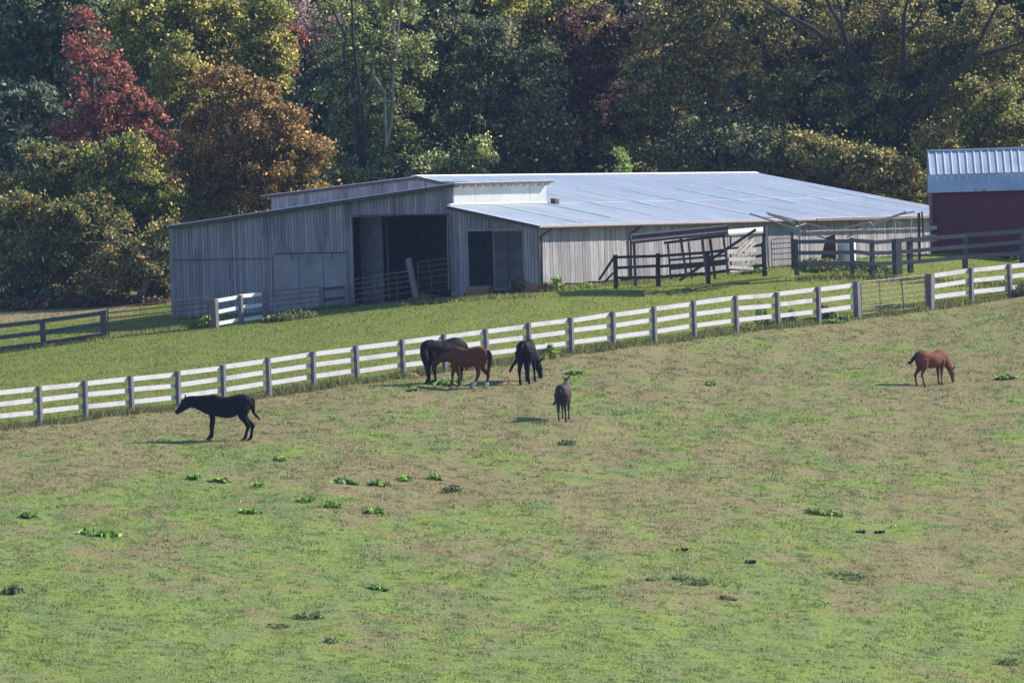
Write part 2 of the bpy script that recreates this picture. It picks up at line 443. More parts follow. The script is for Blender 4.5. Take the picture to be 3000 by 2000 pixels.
board_fence('board_fence', 'long weathered white three-board fence with grey posts, left of the pasture gate', 'fence',
            [P2(-20)] + [P2(p) for p in posts1], 1.24, RH, .145, M['post'], M['white_board'], pws=[.13] * 20 + [.2])
board_fence('board_fence', 'short white three-board fence right of the tube gate, starting at a thick post', 'fence',
            [P2(2725), P2(2846), P2(2961), P2(3078)], 1.24, RH, .145, M['post'], M['white_board'], pws=[.24, .13, .13, .13])
ga, gb = P2(2525), P2(2712)
tube_gate('tube_gate', 'weathered grey tubular gate with a bent upright, between two thick posts of the white fence', ga, gb, 1.1, 6, [(.29, 0), (.66, -.12)], M['tube_grey'])

# dark fence on the far left, red gate, lit panel, dark tube gate, dark panel
dl = board_fence('board_fence', 'dark grey three-board fence at the left edge, in front of the trees', 'fence',
                 [at(-60, 1041, 451.3), at(128, 1019, 451.7), at(306, 995, 452.1)], 1.0, (.0, .38, .76), .15, M['rail_dark'], M['rail_dark'], pw=.17, pws=[.17, .17, .19], behind=False)
tube_gate('tube_gate', 'long rusty red tubular gate left of the barn, meeting the barn corner', at(318, 1000, 452.3), at(612, 969, 453.9), 1.05, 5, [(.32, 0), (.72, 0)], M['tube_red'], r=.02)
board_fence('short_fence', 'short bright white three-board fence panel lit by sun against the shaded barn', 'fence',
            [at(632, 969, 454.0), at(708, 954, 455.4), at(778, 945, 456.7)], 1.08, (.0, .38, .80), .13, M['post'], M['white_yard'], pw=.13, pws=[.2, .13, .13])
tube_gate('tube_gate', 'dark tubular gate standing in the barn shade right of the white panel', at(786, 946, 458.0), at(938, 930, 459.0), .98, 5, [(.2, 0), (.45, 0), (.7, 0)], M['tube_grey'], r=.018)
board_fence('short_fence', 'short dark three-board fence panel in the barn shade beside the open doorway', 'fence',
            [at(947, 932, 459.6), at(1018, 924, 459.4)], 1.1, (.02, .40, .78), .12, M['post'], M['rail_dark'], pw=.16)

# dark fence before the red shed
q = [(2334, 785, 457), (2497, 782, 458), (2555, 787, 458.4), (2629, 783, 459), (2667, 779, 459.3), (2827, 766, 460.5), (2995, 752, 461.6), (3080, 747, 462.2)]
board_fence('board_fence', 'dark grey three-board fence in front of the red shed, backlit', 'fence',
            [at(*k) for k in q], 1.0, (.0, .40, .78), .14, M['rail_dark'], M['rail_dark'], pw=.15, behind=False, pws=[.13, .12, .13, .26, .16, .15, .15, .15])

# ------------------------------------------------------------------ barn
barn = empty('barn', BC, 'long low weathered grey board barn with bright metal roof and dark doorways', 'barn')
VB = MB
def lower_z(s, t):
    p = bp(s, t, 0); return gz(p.x, p.y)
ze_n = onS(1580, 660, -.35); ze_f = onS(2850, 627, -.35)
t0r = onS(1578, 659, -.35)[0]; TF = ze_f[0]
SR = 7.55 / math.sin(TH)
sc_, _zz = onT(1327, 592, 0)
tc_, _z2 = onS(1600, 587, sc_)
rn = onS(1262, 516, SR); rf = onS(2268, 506, SR)
def zr(s, t):     # right roof surface
    fe = (t - ze_n[0]) / (ze_f[0] - ze_n[0]); e = ze_n[1] + (ze_f[1] - ze_n[1]) * fe
    fr = (t - rn[0]) / (rf[0] - rn[0]); r_ = rn[1] + (rf[1] - rn[1]) * fr
    k = (s + .35) / (SR + .35); return e + (r_ - e) * k
zr0 = zr
print('barn', 'W', WB, 'TF', TF, 'sc', sc_, 'tc', tc_, 'rn', rn, 'rf', rf, 'ze', ze_n, ze_f, 'far t ridge', rf[0])
TFR = max(TF, rf[0])
v0 = onT(492, 661, -.3); v1 = onT(1332, 536, -.3)     # lower left roof verge
def zl(s): return v0[1] + (v1[1] - v0[1]) * (s - v0[0]) / (v1[0] - v0[0])
u0 = onT(770, 573, tc_); u1 = (SR, rn[1])
def zu(s): return u0[1] + (u1[1] - u0[1]) * (s - u0[0]) / (u1[0] - u0[0])
print('left verge', v0, v1, 'upper', u0, u1)

def board_wall(name, P_of, a0, a1, zb, zt, mat, parent=barn, bw=.2, holes=(), th=.025, ragged=.02, nrm=None, gap=.008):
    """vertical boards from a0 to a1; P_of(a, z) gives a point; nrm is the outward unit normal"""
    mb = MB(); a = a0; n = nrm * th
    while a < a1 - .02:
        wd = min(bw * random.uniform(.75, 1.2), a1 - a); x0, x1 = a + gap / 2, a + wd - gap / 2
        o = n * random.uniform(0, .35)
        zlo = zb((x0 + x1) / 2) + random.uniform(-ragged, ragged)
        segs = [(zlo, None)]
        cuts = sorted([(h[2], h[3]) for h in holes if x0 < h[1] - .03 and x1 > h[0] + .03])
        spans = []; cur = zlo; top = None
        for c0, c1 in cuts:
            if c0 > cur: spans.append((cur, c0, False))
            cur = max(cur, c1)
        spans.append((cur, None, True))
        for z0, z1, istop in spans:
            ta = zt(x0) if istop else z1; tb = zt(x1) if istop else z1
            if ta - z0 < .03: continue
            b = [P_of(x0, z0), P_of(x1, z0), P_of(x1, z0), P_of(x0, z0)]
            mb.box8([P_of(x0, z0) + o, P_of(x1, z0) + o, P_of(x1, z0) + n + o, P_of(x0, z0) + n + o,
                     P_of(x0, ta) + o, P_of(x1, tb) + o, P_of(x1, tb) + n + o, P_of(x0, ta) + n + o])
        a += wd
    return mb.build(name, mat, parent)
Gp = lambda s, z: bp(s, 0, z)
Lp = lambda t, z: bp(0, t, z)
nG = -ut; nL = -us
# openings on the gable wall (px -> s,z)
dL = onT(1036, 634, 0); dR = onT(1310, 631, 0)
kL = onT(1377, 678, 0); kR = onT(1443, 678, 0); kB = onT(1410, 838, 0)
pL = onT(800, 745, 0); pR = onT(1018, 741, 0)
holes = [(dR[0], dL[0], -9, (dL[1] + dR[1]) / 2), (kR[0], kL[0], kB[1], kL[1])]
gzb = lambda s: lower_z(s, 0) + (.03 if s > 3.2 else .12)
def gtop(s): return (zl(s) - .06) if s > sc_ - .02 else zr(s, 0) - .05
board_wall('gable_wall', Gp, 0, WB, gzb, gtop, M['boards'], holes=holes, nrm=nG, bw=.145, gap=.016)
board_wall('side_wall', Lp, 0, TF - .4, lambda t: lower_z(0, t) + .22 - .004 * t, lambda t: zr(0, t) - .05, M['boards_side'], nrm=nL, bw=.17, gap=.016)
board_wall('rear_wall', lambda s, z: bp(s, TF - .4, z), 0, WB, lambda s: lower_z(s, TF - .4) - .3, lambda s: min(zr(min(s, SR), TF - .4), zu(max(s, SR)) if s > SR else 99) - .08, M['boards'], nrm=ut, bw=.3)
board_wall('far_side_wall', lambda t, z: bp(WB, t, z), 0, TF - .4, lambda t: lower_z(WB, t) - .2, lambda t: zl(WB) - .08, M['boards'], nrm=us, bw=.3)
# upper strip of wall under the set-back roof, and its side
board_wall('upper_wall', lambda s, z: bp(s, tc_, z), SR - .4, u0[0] - .4, lambda s: zl(s) + .02, lambda s: zu(s) - .05 if s > SR else zr(s, tc_) - .05, M['boards'], nrm=nG, bw=.22)
board_wall('upper_side_wall', lambda t, z: bp(u0[0] - .4, t, z), tc_, TF - .4, lambda t: zl(u0[0] - .4) + .02, lambda t: zu(u0[0] - .4) + zr(SR, t) - zr(SR, tc_) - .07, M['boards'], nrm=us, bw=.3)
# clerestory wall (white) facing the long side
board_wall('clerestory_wall', lambda t, z: bp(sc_, t, z), .02, tc_, lambda t: zr(sc_, t) + .02, lambda t: zl(sc_) - .06, M['clerestory'], nrm=nL, bw=1.2, gap=.012, ragged=0)
# seal between clerestory end and main roof
mb = MB(); mb.box8([bp(sc_ + .02, tc_ + .01, zr(sc_, tc_) - .1), bp(SR - .4, tc_ + .01, zr(SR - .4, tc_) - .1), bp(SR - .4, tc_ + .05, zr(SR - .4, tc_) - .1), bp(sc_ + .02, tc_ + .05, zr(sc_, tc_) - .1),
                    bp(sc_ + .02, tc_ + .01, zl(sc_) - .08), bp(SR - .4, tc_ + .01, zl(SR - .4) - .08), bp(SR - .4, tc_ + .05, zl(SR - .4) - .08), bp(sc_ + .02, tc_ + .05, zl(sc_) - .08)])
mb.build('clerestory_end', M['boards'], barn)

def corrugated(name, mat, s0, s1, t0, t1, zf, pitch=.2, amp=.018, parent=barn, ns=10, thick=.012):
    prof = []; t = t0
    while t < t1:
        for dt, h in ((0, 0), (.62, 0), (.72, 1), (.90, 1)):
            if t + dt * pitch < t1: prof.append((t + dt * pitch, h * amp))
        t += pitch
    prof.append((t1, 0))
    mb = MB(); k = len(prof)
    for side in (0, 1):
        for i in range(ns + 1):
            s = s0 + (s1 - s0) * i / ns
            for tt, h in prof: mb.v.append(tuple(bp(s, tt, zf(s, tt) + h - side * thick)))
    n2 = (ns + 1) * k
    for i in range(ns):
        for j in range(k - 1):
            a_ = i * k + j; mb.f.append((a_, a_ + 1, a_ + 1 + k, a_ + k)); mb.f.append((n2 + a_, n2 + a_ + k, n2 + a_ + 1 + k, n2 + a_ + 1))
    for j in range(k - 1):
        mb.f.append((j, n2 + j, n2 + j + 1, j + 1)); a_ = ns * k + j; mb.f.append((a_, a_ + 1, n2 + a_ + 1, n2 + a_))
    for i in range(ns):
        a_ = i * k; mb.f.append((a_, a_ + k, n2 + a_ + k, n2 + a_)); a_ = i * k + k - 1; mb.f.append((a_, n2 + a_, n2 + a_ + k, a_ + k))
    return mb.build(name, mat, parent)
def zr_cut(s, t): return zr(s, t)
lowroof = corrugated('front_roof', M['roof'], -.35, sc_ - .01, t0r, TF, zr)
corrugated('main_roof', M['roof'], sc_ - .01 + .0, SR, tc_ + .06, TF, lambda s, t: zr(s, t) + .001)
corrugated('left_roof', M['roof'], v1[0], v0[0], -.3, tc_ + .12, lambda s, t: zl(s))
corrugated('lean_to_roof', M['roof'], SR, v0[0], tc_ + .12, TF, lambda s, t: zl(s), pitch=.4)
corrugated('back_roof', M['roof'], SR, u0[0], tc_ - .15, TF, lambda s, t: zu(s) + (zr(SR, t) - zr(SR, tc_)) * 1.0 - .02 * (t > tc_ + .3), pitch=.4)
# ridge cap
mb = MB()
for ds in (-.18, .18):
    mb.box8([bp(SR, tc_ - .1, zr(SR, tc_) + .02), bp(SR + ds, tc_ - .1, (zr(SR + ds, tc_) if ds < 0 else zu(SR + ds)) + .024), bp(SR + ds, TF, (zr(SR + ds, TF) if ds < 0 else zr(SR, TF) - .015) + .024), bp(SR, TF, zr(SR, TF) + .02),
             bp(SR, tc_ - .1, zr(SR, tc_) + .05), bp(SR + ds, tc_ - .1, (zr(SR + ds, tc_) if ds < 0 else zu(SR + ds)) + .04), bp(SR + ds, TF, (zr(SR + ds, TF) if ds < 0 else zr(SR, TF) - .015) + .04), bp(SR, TF, zr(SR, TF) + .05)])
mb.build('ridge_cap', M['flash'], barn)
# verge / fascia boards
def bar_part(name, a_, b_, wx, wz, mat, parent=barn):
    mb = MB(); mb.bar(a_, b_, wx, wz); return mb.build(name, mat, parent)
bar_part('fascia', bp(v0[0], -.27, zl(v0[0]) - .08), bp(v1[0], -.27, zl(v1[0]) - .08), .03, .12, M['fascia'])
bar_part('fascia', bp(-.33, t0r + .02, zr(-.33, t0r) - .08), bp(sc_, t0r + .02, zr(sc_, t0r) - .08), .03, .12, M['fascia'])
bar_part('fascia', bp(u0[0], tc_ - .13, zu(u0[0]) - .07), bp(SR, tc_ - .13, zu(SR) - .07), .03, .10, M['fascia'])
bar_part('fascia', bp(SR, tc_ - .06, zr(SR, tc_) - .07), bp(v1[0] + .1, tc_ - .06, zr(v1[0] + .1, tc_) - .07), .03, .10, M['fascia'])
bar_part('eave_board', bp(v1[0] + .03, -.3, zl(v1[0]) - .045), bp(v1[0] + .03, tc_ + .12, zl(v1[0]) - .045), .03, .05, M['fascia'])
for k in range(13):
    t = .12 + k * (tc_ - .2) / 12
    mb = MB(); mb.bar(bp(v1[0] + .05, t, zl(v1[0]) - .09), bp(sc_ - .03, t, zl(sc_) - .09), .07, .10); mb.build('rafter_tail', M['pale_wood'], barn)
bar_part('flashing', bp(sc_ - .06, -.28, zr(sc_ - .06, -.2) + .05), bp(sc_ - .06, tc_ + .05, zr(sc_ - .06, tc_) + .05), .10, .05, M['flash'])
# gutter and downspouts
g0 = bp(-.36, t0r, zr(-.35, t0r) - .065); tg = TF * .62; g1 = bp(-.36, tg, zr(-.35, tg) - .065)
mb = MB(); mb.tube([g0, g1], .06, 8); mb.build('gutter', M['gutter'], barn)
bar_part('gutter', bp(-.40, tg + .05, zr(-.35, tg) - .06), bp(-.40, TF, zr(-.35, TF) - .06), .05, .09, M['gutter'])
for px in (1584, 1846):
    t, zz = onS(px, 700, -.06); zt_ = zr(-.35, t) - .08; zg_ = lower_z(0, t)
    mb = MB(); mb.tube([bp(-.40, t + .25, zt_), bp(-.30, t + .2, zt_ - .12), bp(-.09, t, zt_ - .30), bp(-.07, t, zg_ + .35), bp(-.09, t, zg_ + .15), bp(-.25, t - .05, zg_ + .06)], .04, 8)
    mb.build('downspout', M['rust' if px > 1700 else 'fascia'], barn)
# skylight strips: (top px) (bottom px)
for (a_, b_) in [((1441, 600), (1655, 640)), ((1545, 588), (1785, 638)), ((1596, 568), (1768, 602)), ((1687, 557), (1900, 603)),
                 ((1818, 556), (2025, 602)), ((1980, 554), (2188, 601)), ((2105, 552), (2308, 597)), ((2226, 549), (2420, 591)), ((2367, 548), (2568, 590)), ((1470, 612), (1560, 630))][:9]:
    def onroof(px, py):
        # solve by marching s
        best = None
        for i in range(120):
            s = -.3 + i * (SR + .2) / 119; t, z = onS(px, py, s); e = abs(z - zr(s, t))
            if best is None or e < best[0]: best = (e, s, t)
        return best[1], best[2]
    s0, t0 = onroof(*a_); s1, t1 = onroof(*b_); tm = t0
    mb = MB()
    mb.box8([bp(s0, tm, zr(s0, tm) + .022), bp(s1, tm, zr(s1, tm) + .022), bp(s1, tm + .32, zr(s1, tm + .32) + .022), bp(s0, tm + .32, zr(s0, tm + .32) + .022),
             bp(s0, tm, zr(s0, tm) + .034), bp(s1, tm, zr(s1, tm) + .034), bp(s1, tm + .32, zr(s1, tm + .32) + .034), bp(s0, tm + .32, zr(s0, tm + .32) + .034)])
    mb.build('skylight_panel', M['skylight'], barn)
    sb = max(s1 - 2.2, -.3)
    mb = MB(); z0, z1 = zr(s1, tm + .1) + .021, zr(sb, tm + .1) + .021
    mb.box8([bp(s1 - .01, tm + .06, z0), bp(sb, tm + .08, z1), bp(sb, tm + .13, z1), bp(s1 - .01, tm + .17, z0), bp(s1 - .01, tm + .06, z0 + .005), bp(sb, tm + .08, z1 + .005), bp(sb, tm + .13, z1 + .005), bp(s1 - .01, tm + .17, z0 + .005)])
    mb.build('rust_streak', M['drip'], barn)
# vent pipe stub by the clerestory
sv, tv = sc_ - .12, tc_ + .1
mb = MB(); mb.box8([bp(sv - .2, tv, zr(sv, tv) + .0), bp(sv, tv, zr(sv, tv) + .0), bp(sv, tv + .25, zr(sv, tv)), bp(sv - .2, tv + .25, zr(sv, tv)),
                    bp(sv - .2, tv, zr(sv, tv) + .17), bp(sv, tv, zr(sv, tv) + .20), bp(sv, tv + .25, zr(sv, tv) + .20), bp(sv - .2, tv + .25, zr(sv, tv) + .17)]); mb.build('roof_vent', M['fascia'], barn)
# gable trim
o = -.04
def trimG(name, px0, py0, px1, py1, wd, mat, off=-.045):
    a_ = onT(px0, py0, off); b_ = onT(px1, py1, off)
    return bar_part(name, bp(a_[0], off, a_[1]), bp(b_[0], off, b_[1]), wd if abs(px0 - px1) < 30 else .03, wd if abs(px0 - px1) >= 30 else .03, mat)
trimG('trim_board', 503, 762, 790, 757, .035, M['fascia'])
trimG('corner_board', 1320, 632, 1330, 852, .20, M['boards'], -.05)
trimG('corner_board', 1312, 632, 1316, 850, .09, M['panel'], -.09)
trimG('lintel', 1362, 675, 1522, 672, .07, M['panel'], -.05)
trimG('door_post', 796, 748, 800, 880, .12, M['pole'], -.06)
trimG('lintel', 1030, 632, 1312, 628, .05, M['fascia'], -.05)
# big grey sliding panel
a_ = onT(804, 746, -.05); b_ = onT(1018, 742, -.05); c_ = onT(1018, 915, -.05); d_ = onT(804, 925, -.05)
mb = MB(); mb.box8([bp(d_[0], -.05, d_[1]), bp(c_[0], -.05, c_[1]), bp(c_[0], -.08, c_[1]), bp(d_[0], -.08, d_[1]), bp(a_[0], -.05, a_[1]), bp(b_[0], -.05, b_[1]), bp(b_[0], -.08, b_[1]), bp(a_[0], -.08, a_[1])])
pn = mb.build('sliding_door', M['panel'], barn)
for f_ in (.34, .67):
    u_ = a_[0] + (b_[0] - a_[0]) * f_; bar_part('seam', bp(u_, -.085, d_[1] * (1 - f_) + c_[1] * f_ + .05), bp(u_, -.085, a_[1] * (1 - f_) + b_[1] * f_ - .03), .025, .008, M['fascia'], pn)
for f_ in (.25, .8):
    u_ = a_[0] + (b_[0] - a_[0]) * f_; bar_part('hanger', bp(u_, -.10, a_[1] - .18), bp(u_, -.10, a_[1] + .05), .05, .02, M['rust'], pn)
bar_part('door_track', bp(a_[0], -.07, a_[1] + .03), bp(b_[0], -.07, b_[1] + .03), .05, .05, M['fascia'])
# horizontal plank door
a_ = onT(1447, 679, -.04); b_ = onT(1528, 677, -.04); zb_ = onT(1490, 842, -.04)[1]
hh = (a_[1] - zb_) / 11
for k in range(11):
    mb = MB(); z0 = zb_ + k * hh + .006; z1 = zb_ + (k + 1) * hh - .006; o1 = random.uniform(0, .012)
    mb.box8([bp(a_[0], -.035 - o1, z0), bp(b_[0], -.035 - o1, z0), bp(b_[0], -.06 - o1, z0), bp(a_[0], -.06 - o1, z0), bp(a_[0], -.035 - o1, z1), bp(b_[0], -.035 - o1, z1), bp(b_[0], -.06 - o1, z1), bp(a_[0], -.06 - o1, z1)])
    if k == 0: door_mb = mb
    else:
        n_off = len(door_mb.v); door_mb.v += mb.v; door_mb.f += [tuple(i + n_off for i in f) for f in mb.f]
door = door_mb.build('plank_door', M['planks_dark'], barn)
sm = (a_[0] + b_[0]) / 2
bar_part('door_batten', bp(sm, -.085, zb_ + .05), bp(sm, -.085, a_[1] - .05), .05, .02, M['fascia'], door)
# interior partitions, pole and inner boards seen through the opening
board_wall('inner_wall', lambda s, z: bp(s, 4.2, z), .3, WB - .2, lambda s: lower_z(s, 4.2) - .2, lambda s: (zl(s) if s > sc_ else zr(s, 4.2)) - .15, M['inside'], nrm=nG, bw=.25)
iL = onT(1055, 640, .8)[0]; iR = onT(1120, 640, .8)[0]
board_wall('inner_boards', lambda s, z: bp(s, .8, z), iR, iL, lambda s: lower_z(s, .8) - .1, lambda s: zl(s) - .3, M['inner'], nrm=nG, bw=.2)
a_ = onT(1130, 640, 1.2); b_ = onT(1141, 880, 1.2); bar_part('inner_pole', bp(b_[0], 1.2, b_[1]), bp(a_[0], 1.2, a_[1] + .3), .06, .06, M['post'])
# brick foundation and step
def brick_wall(name, p0, p1, z0, z1, n, parent=barn):
    mb = MB(); L_ = (p1 - p0).length; d = (p1 - p0).normalized(); rows = max(1, int((z1 - z0) / .075))
    for r_ in range(rows):
        x = -.1 if r_ % 2 else 0
        while x < L_:
            x0, x1 = max(x, 0), min(x + .2, L_)
            if x1 - x0 > .03:
                a1 = p0 + d * (x0 + .004); b1 = p0 + d * (x1 - .004); zz0 = z0 + r_ * .075 + .004; zz1 = z0 + (r_ + 1) * .075 - .004
                mb.box8([Vector((a1.x, a1.y, zz0)), Vector((b1.x, b1.y, zz0)), Vector((b1.x, b1.y, zz0)) + n * .1, Vector((a1.x, a1.y, zz0)) + n * .1,
                         Vector((a1.x, a1.y, zz1)), Vector((b1.x, b1.y, zz1)), Vector((b1.x, b1.y, zz1)) + n * .1, Vector((a1.x, a1.y, zz1)) + n * .1])
            x += .2
    return mb.build(name, M['brick'], parent)
zc = lower_z(0, 0)
brick_wall('brick_foundation', bp(.05, -.02, 0) + ut * 0, bp(.05, TF * .5, 0), zc - .3, zc + .27, -us * .9)
brick_wall('brick_foundation', bp(0, .03, 0), bp(.7, .03, 0), zc - .3, zc + .3, nG * 1.3)
s0 = kR[0]; s1 = kL[0]
brick_wall('brick_step', bp(s0, -.05, 0), bp(s1, -.05, 0), kB[1] - .32, kB[1] - .02, nG * 3)
# leaning post and gate in the doorway
lp = empty('leaning_post', at(1222, 876, 456.3), 'thick grey timber post leaning to the left in front of the dark barn doorway', 'post')
mb = MB(); mb.bar(at(1222, 882, 456.3), at(1196, 757, 456.4), .17, .17); mb.build('post', M['post'], lp)
tube_gate('tube_gate', 'rusty red tubular gate in the barn doorway, right of the leaning post', at(1226, 862, 456.6), at(1318, 851, 456.3), 1.08, 5, [(.45, -.14)], M['tube_red'], r=.018, lift=.06)
tube_gate('tube_gate', 'faint dark tubular gate across the left half of the barn doorway', at(1022, 908, 458.8), at(1212, 880, 456.7), 1.0, 5, [(.4, 0), (.75, 0)], M['tube_grey'], r=.014, lift=.06)

# ------------------------------------------------------------------ red shed
Ys = 466.0
e0 = at(2722, 566, Ys - .25); e1 = at(3120, 556, Ys - .25)
sh = empty('red_shed', at(2733, 750, Ys), 'dark red lap-sided shed with a blue-grey barrel-type metal roof at the right edge', 'shed')
x0 = at(2733, 700, Ys).x; x1 = x0 + 7.0; zb0 = gz(x0, Ys) - .1
zw = e0.z + .05; k0 = at(2726, 515, Ys + .15).z; k1 = at(2760, 443, Ys + 1.5).z
D = 3.4
mb = MB()
nlap = int((zw + .15 - zb0) / .11)
for k in range(nlap):
    z0 = zb0 + k * .11; z1 = z0 + .112
    mb.box8([Vector((x0, Ys + .08, z0)), Vector((x1, Ys + .08, z0)), Vector((x1, Ys - .02, z0)), Vector((x0, Ys - .02, z0)), Vector((x0, Ys + .08, z1)), Vector((x1, Ys + .08, z1)), Vector((x1, Ys, z1)), Vector((x0, Ys, z1))])
mb.build('front_wall', M['shed_red'], sh)
def prism(name, pts2, xa, xb, mat, parent):
    mb = MB(); n = len(pts2)
    mb.v += [(xa, y, z) for y, z in pts2] + [(xb, y, z) for y, z in pts2]
    mb.f += [tuple(range(n - 1, -1, -1)), tuple(range(n, 2 * n))] + [(i, (i + 1) % n, n + (i + 1) % n, n + i) for i in range(n)]
    return mb.build(name, mat, parent)
yk, yr = Ys + .12, Ys + D / 2
body = [(Ys + .09, zb0), (Ys + D, zb0), (Ys + D, zw), (Ys + D - .2, k0 - .06), (yr, k1 - .07), (yk + .1, k0 - .06), (Ys + .09, zw)]
prism('side_wall', body, x0 + .01, x0 + .08, M['shed_red'], sh)
prism('side_wall', body, x1 - .08, x1 - .01, M['shed_red'], sh)
prism('back_wall', [(Ys + D - .08, zb0), (Ys + D - .001, zb0), (Ys + D - .001, zw), (Ys + D - .08, zw)], x0 + .09, x1 - .09, M['shed_red'], sh)
xa = at(2722, 515, Ys).x; 
def slab(name, p, q_, xa, xb, th, mat, rib=0):
    mb = MB(); (y0_, z0_), (y1_, z1_) = p, q_
    nn = Vector((0, -(z1_ - z0_), (y1_ - y0_))).normalized() * th
    A = Vector((xa, y0_, z0_)); B = Vector((xb, y0_, z0_)); C_ = Vector((xb, y1_, z1_)); D_ = Vector((xa, y1_, z1_))
    mb.box8([A, B, C_, D_, A + nn, B + nn, C_ + nn, D_ + nn])
    ob = mb.build(name, mat, sh)
    if rib:
        x = xa + .04; r_ = MB()
        while x < xb:
            a1 = Vector((x, y0_, z0_)) + nn * 1.02; b1 = Vector((x, y1_, z1_)) + nn * 1.02; up = nn.normalized()
            w_ = Vector((rib, 0, 0)); r_.box8([a1, a1 + w_, b1 + w_, b1, a1 + up * .028, a1 + w_ + up * .028, b1 + w_ + up * .028, b1 + up * .028]); x += .27
        r_.build('roof_ribs', M['flash'], ob)
slab('lower_roof', (Ys - .25, e0.z), (yk - .02, k0), xa - .06, x1 + .1, .03, M['shed_roof'], rib=.008)
slab('upper_roof', (yk - .02, k0 + .004), (yr, k1), xa, x1 + .1, .03, M['shed_roof'], rib=.035)
slab('rear_roof', (yr, k1), (Ys + D + .2, zw - .1), xa, x1 + .1, .03, M['shed_roof'])
mb = MB(); mb.bar(Vector((xa + .02, yr, k1 + .03)), Vector((x1 + .1, yr, k1 + .03)), .25, .07); mb.build('ridge_cap', M['shed_roof'], sh)
bar_part('corner_board', Vector((x0 + .05, Ys - .045, zb0)), Vector((x0 + .05, Ys - .045, zw - .05)), .1, .03, M['shed_red'], sh)

# ------------------------------------------------------------------ clutter along the long side
def bars(name, lst, mat, parent):
    for (a_, b_, wx, wz) in lst:
        mb = MB(); mb.bar(at(*a_), at(*b_), wx, wz); mb.build(name, mat, parent)
Yc = 454.2
ls = empty('lean_to_frame', at(1860, 832, Yc), 'tumbledown open lean-to with a dark sagging metal roof and leaning posts beside the barn', 'lean-to')
bars('post', [((1862, 838, Yc), (1857, 705, Yc), .10, .10), ((1965, 818, Yc + .6), (1957, 715, Yc + .6), .07, .07), ((2012, 812, Yc), (1994, 698, Yc), .09, .09),
              ((2027, 815, Yc + 1), (2017, 708, Yc + 1), .06, .06), ((2071, 815, Yc), (2056, 692, Yc), .09, .09), ((2095, 818, Yc + .8), (2080, 700, Yc + .8), .08, .10),
              ((2133, 805, Yc), (2118, 682, Yc), .08, .08), ((2142, 800, Yc + 1.2), (2140, 690, Yc + 1.2), .06, .06)], M['rail_dark'], ls)
bars('rail', [((1960, 762, Yc + .5), (2130, 748, Yc + .5), .04, .08), ((1960, 785, Yc + .5), (2130, 770, Yc + .5), .04, .15), ((1945, 712, Yc + .4), (2125, 690, Yc + .4), .04, .09)], M['brown_wood'], ls)
bars('brace', [((1990, 822, Yc + .3), (2215, 672, Yc + .3), .05, .10)], M['brown_wood'], ls)
# dark roof sheet: edge-on slab rising to the right
A = at(1848, 697, Yc - .1); B = at(2133, 668, Yc - .1); A2 = at(1850, 708, Yc - .35); B2 = at(2133, 680, Yc - .35)
mb = MB(); k = Vector((0, 1.9, .12))
lo_ = [A2, B2, B + k, A + k]
mb.box8([p - Vector((0, 0, .03)) for p in lo_] + lo_); mb.build('roof_sheet', M['fascia'], ls)
bar_part('roof_beam', at(1850, 712, Yc - .3), at(2133, 681, Yc - .3), .05, .07, M['rail_dark'], ls)
bar_part('roof_beam', at(1850, 696, Yc - .36), at(2133, 668, Yc - .36), .03, .14, M['fascia'], ls)

bp_ = empty('brush_pile', at(2175, 800, Yc + .6), 'heap of bleached broken boards and split rails between leaning post and barn wall', 'lumber pile')
L = []
for (x_, y_, X_, Y_, wd) in [(2130, 738, 2214, 732, .16), (2134, 760, 2212, 757, .13), (2134, 782, 2206, 786, .11), (2150, 745, 2205, 690, .10), (2160, 748, 2209, 697, .12), (2180, 738, 2214, 712, .08),
                            (2138, 795, 2200, 790, .07), (2185, 770, 2200, 740, .04), (2190, 795, 2212, 745, .04), (2172, 790, 2185, 776, .03)]:
    yo = random.uniform(0, .2); L.append(((x_, y_, Yc + .3 + yo + (x_ - 2130) / 83 * 1.7), (X_, Y_, Yc + .3 + yo + (X_ - 2130) / 83 * 1.7), .04, wd))
bars('broken_board', L, M['pale_wood'], bp_)
sr_ = empty('roof_scrap', at(2190, 675, Yc + .9), 'bright torn strip of corrugated roofing on top of the leaning frame', 'roof sheet')
mb = MB(); mb.bar(at(2132, 679, Yc + .5), at(2234, 671, Yc + 2.2), .05, .15); o_ = mb.build('sheet', M['flash'], sr_)
mb = MB(); mb.bar(at(2135, 688, Yc + .5), at(2235, 680, Yc + 2.2), .05, .05); mb.build('edge_strip', M['pale_wood'], sr_)

cf = board_fence('corral_fence', 'brown three-rail corral fence standing close to the barn side with a sloping end brace', 'fence',
                 [at(1804, 826, Yc + 1.2), at(1928, 822, Yc + 1.6), at(2075, 812, Yc + 2.2), at(2240, 788, Yc + 3.0)], .93, (.02, .38, .74), .10, M['brown_wood'], M['brown_wood'], pw=.13, behind=False)
bars('brace', [((1755, 820, Yc + .9), (1800, 752, Yc + 1.1), .05, .08), ((1775, 822, Yc + .9), (1796, 800, Yc + 1.1), .05, .06)], M['brown_wood'], cf)
bars('tall_post', [((2241, 790, Yc + 2.6), (2237, 665, Yc + 2.6), .12, .12)], M['rail_dark'], cf)
bars('tall_post', [((2252, 784, Yc + 2.5), (2245, 662, Yc + 2.5), .07, .07)], M['pale_wood'], cf)
bars('tall_post', [((2323, 785, Yc + 3.4), (2320, 680, Yc + 3.4), .10, .10)], M['rail_dark'], cf)
tube_gate('tube_gate', 'small dark tubular gate standing against the barn side near the long poles', at(2262, 786, Yc + 2.9), at(2328, 782, Yc + 3.2), .98, 5, [(.12, 0)], M['tube_grey'], r=.016, lift=.05)
sp_ = empty('marker_post', at(2342, 700, Yc + 2.9), 'slim bleached post rising above the corner of the dark fence', 'post')
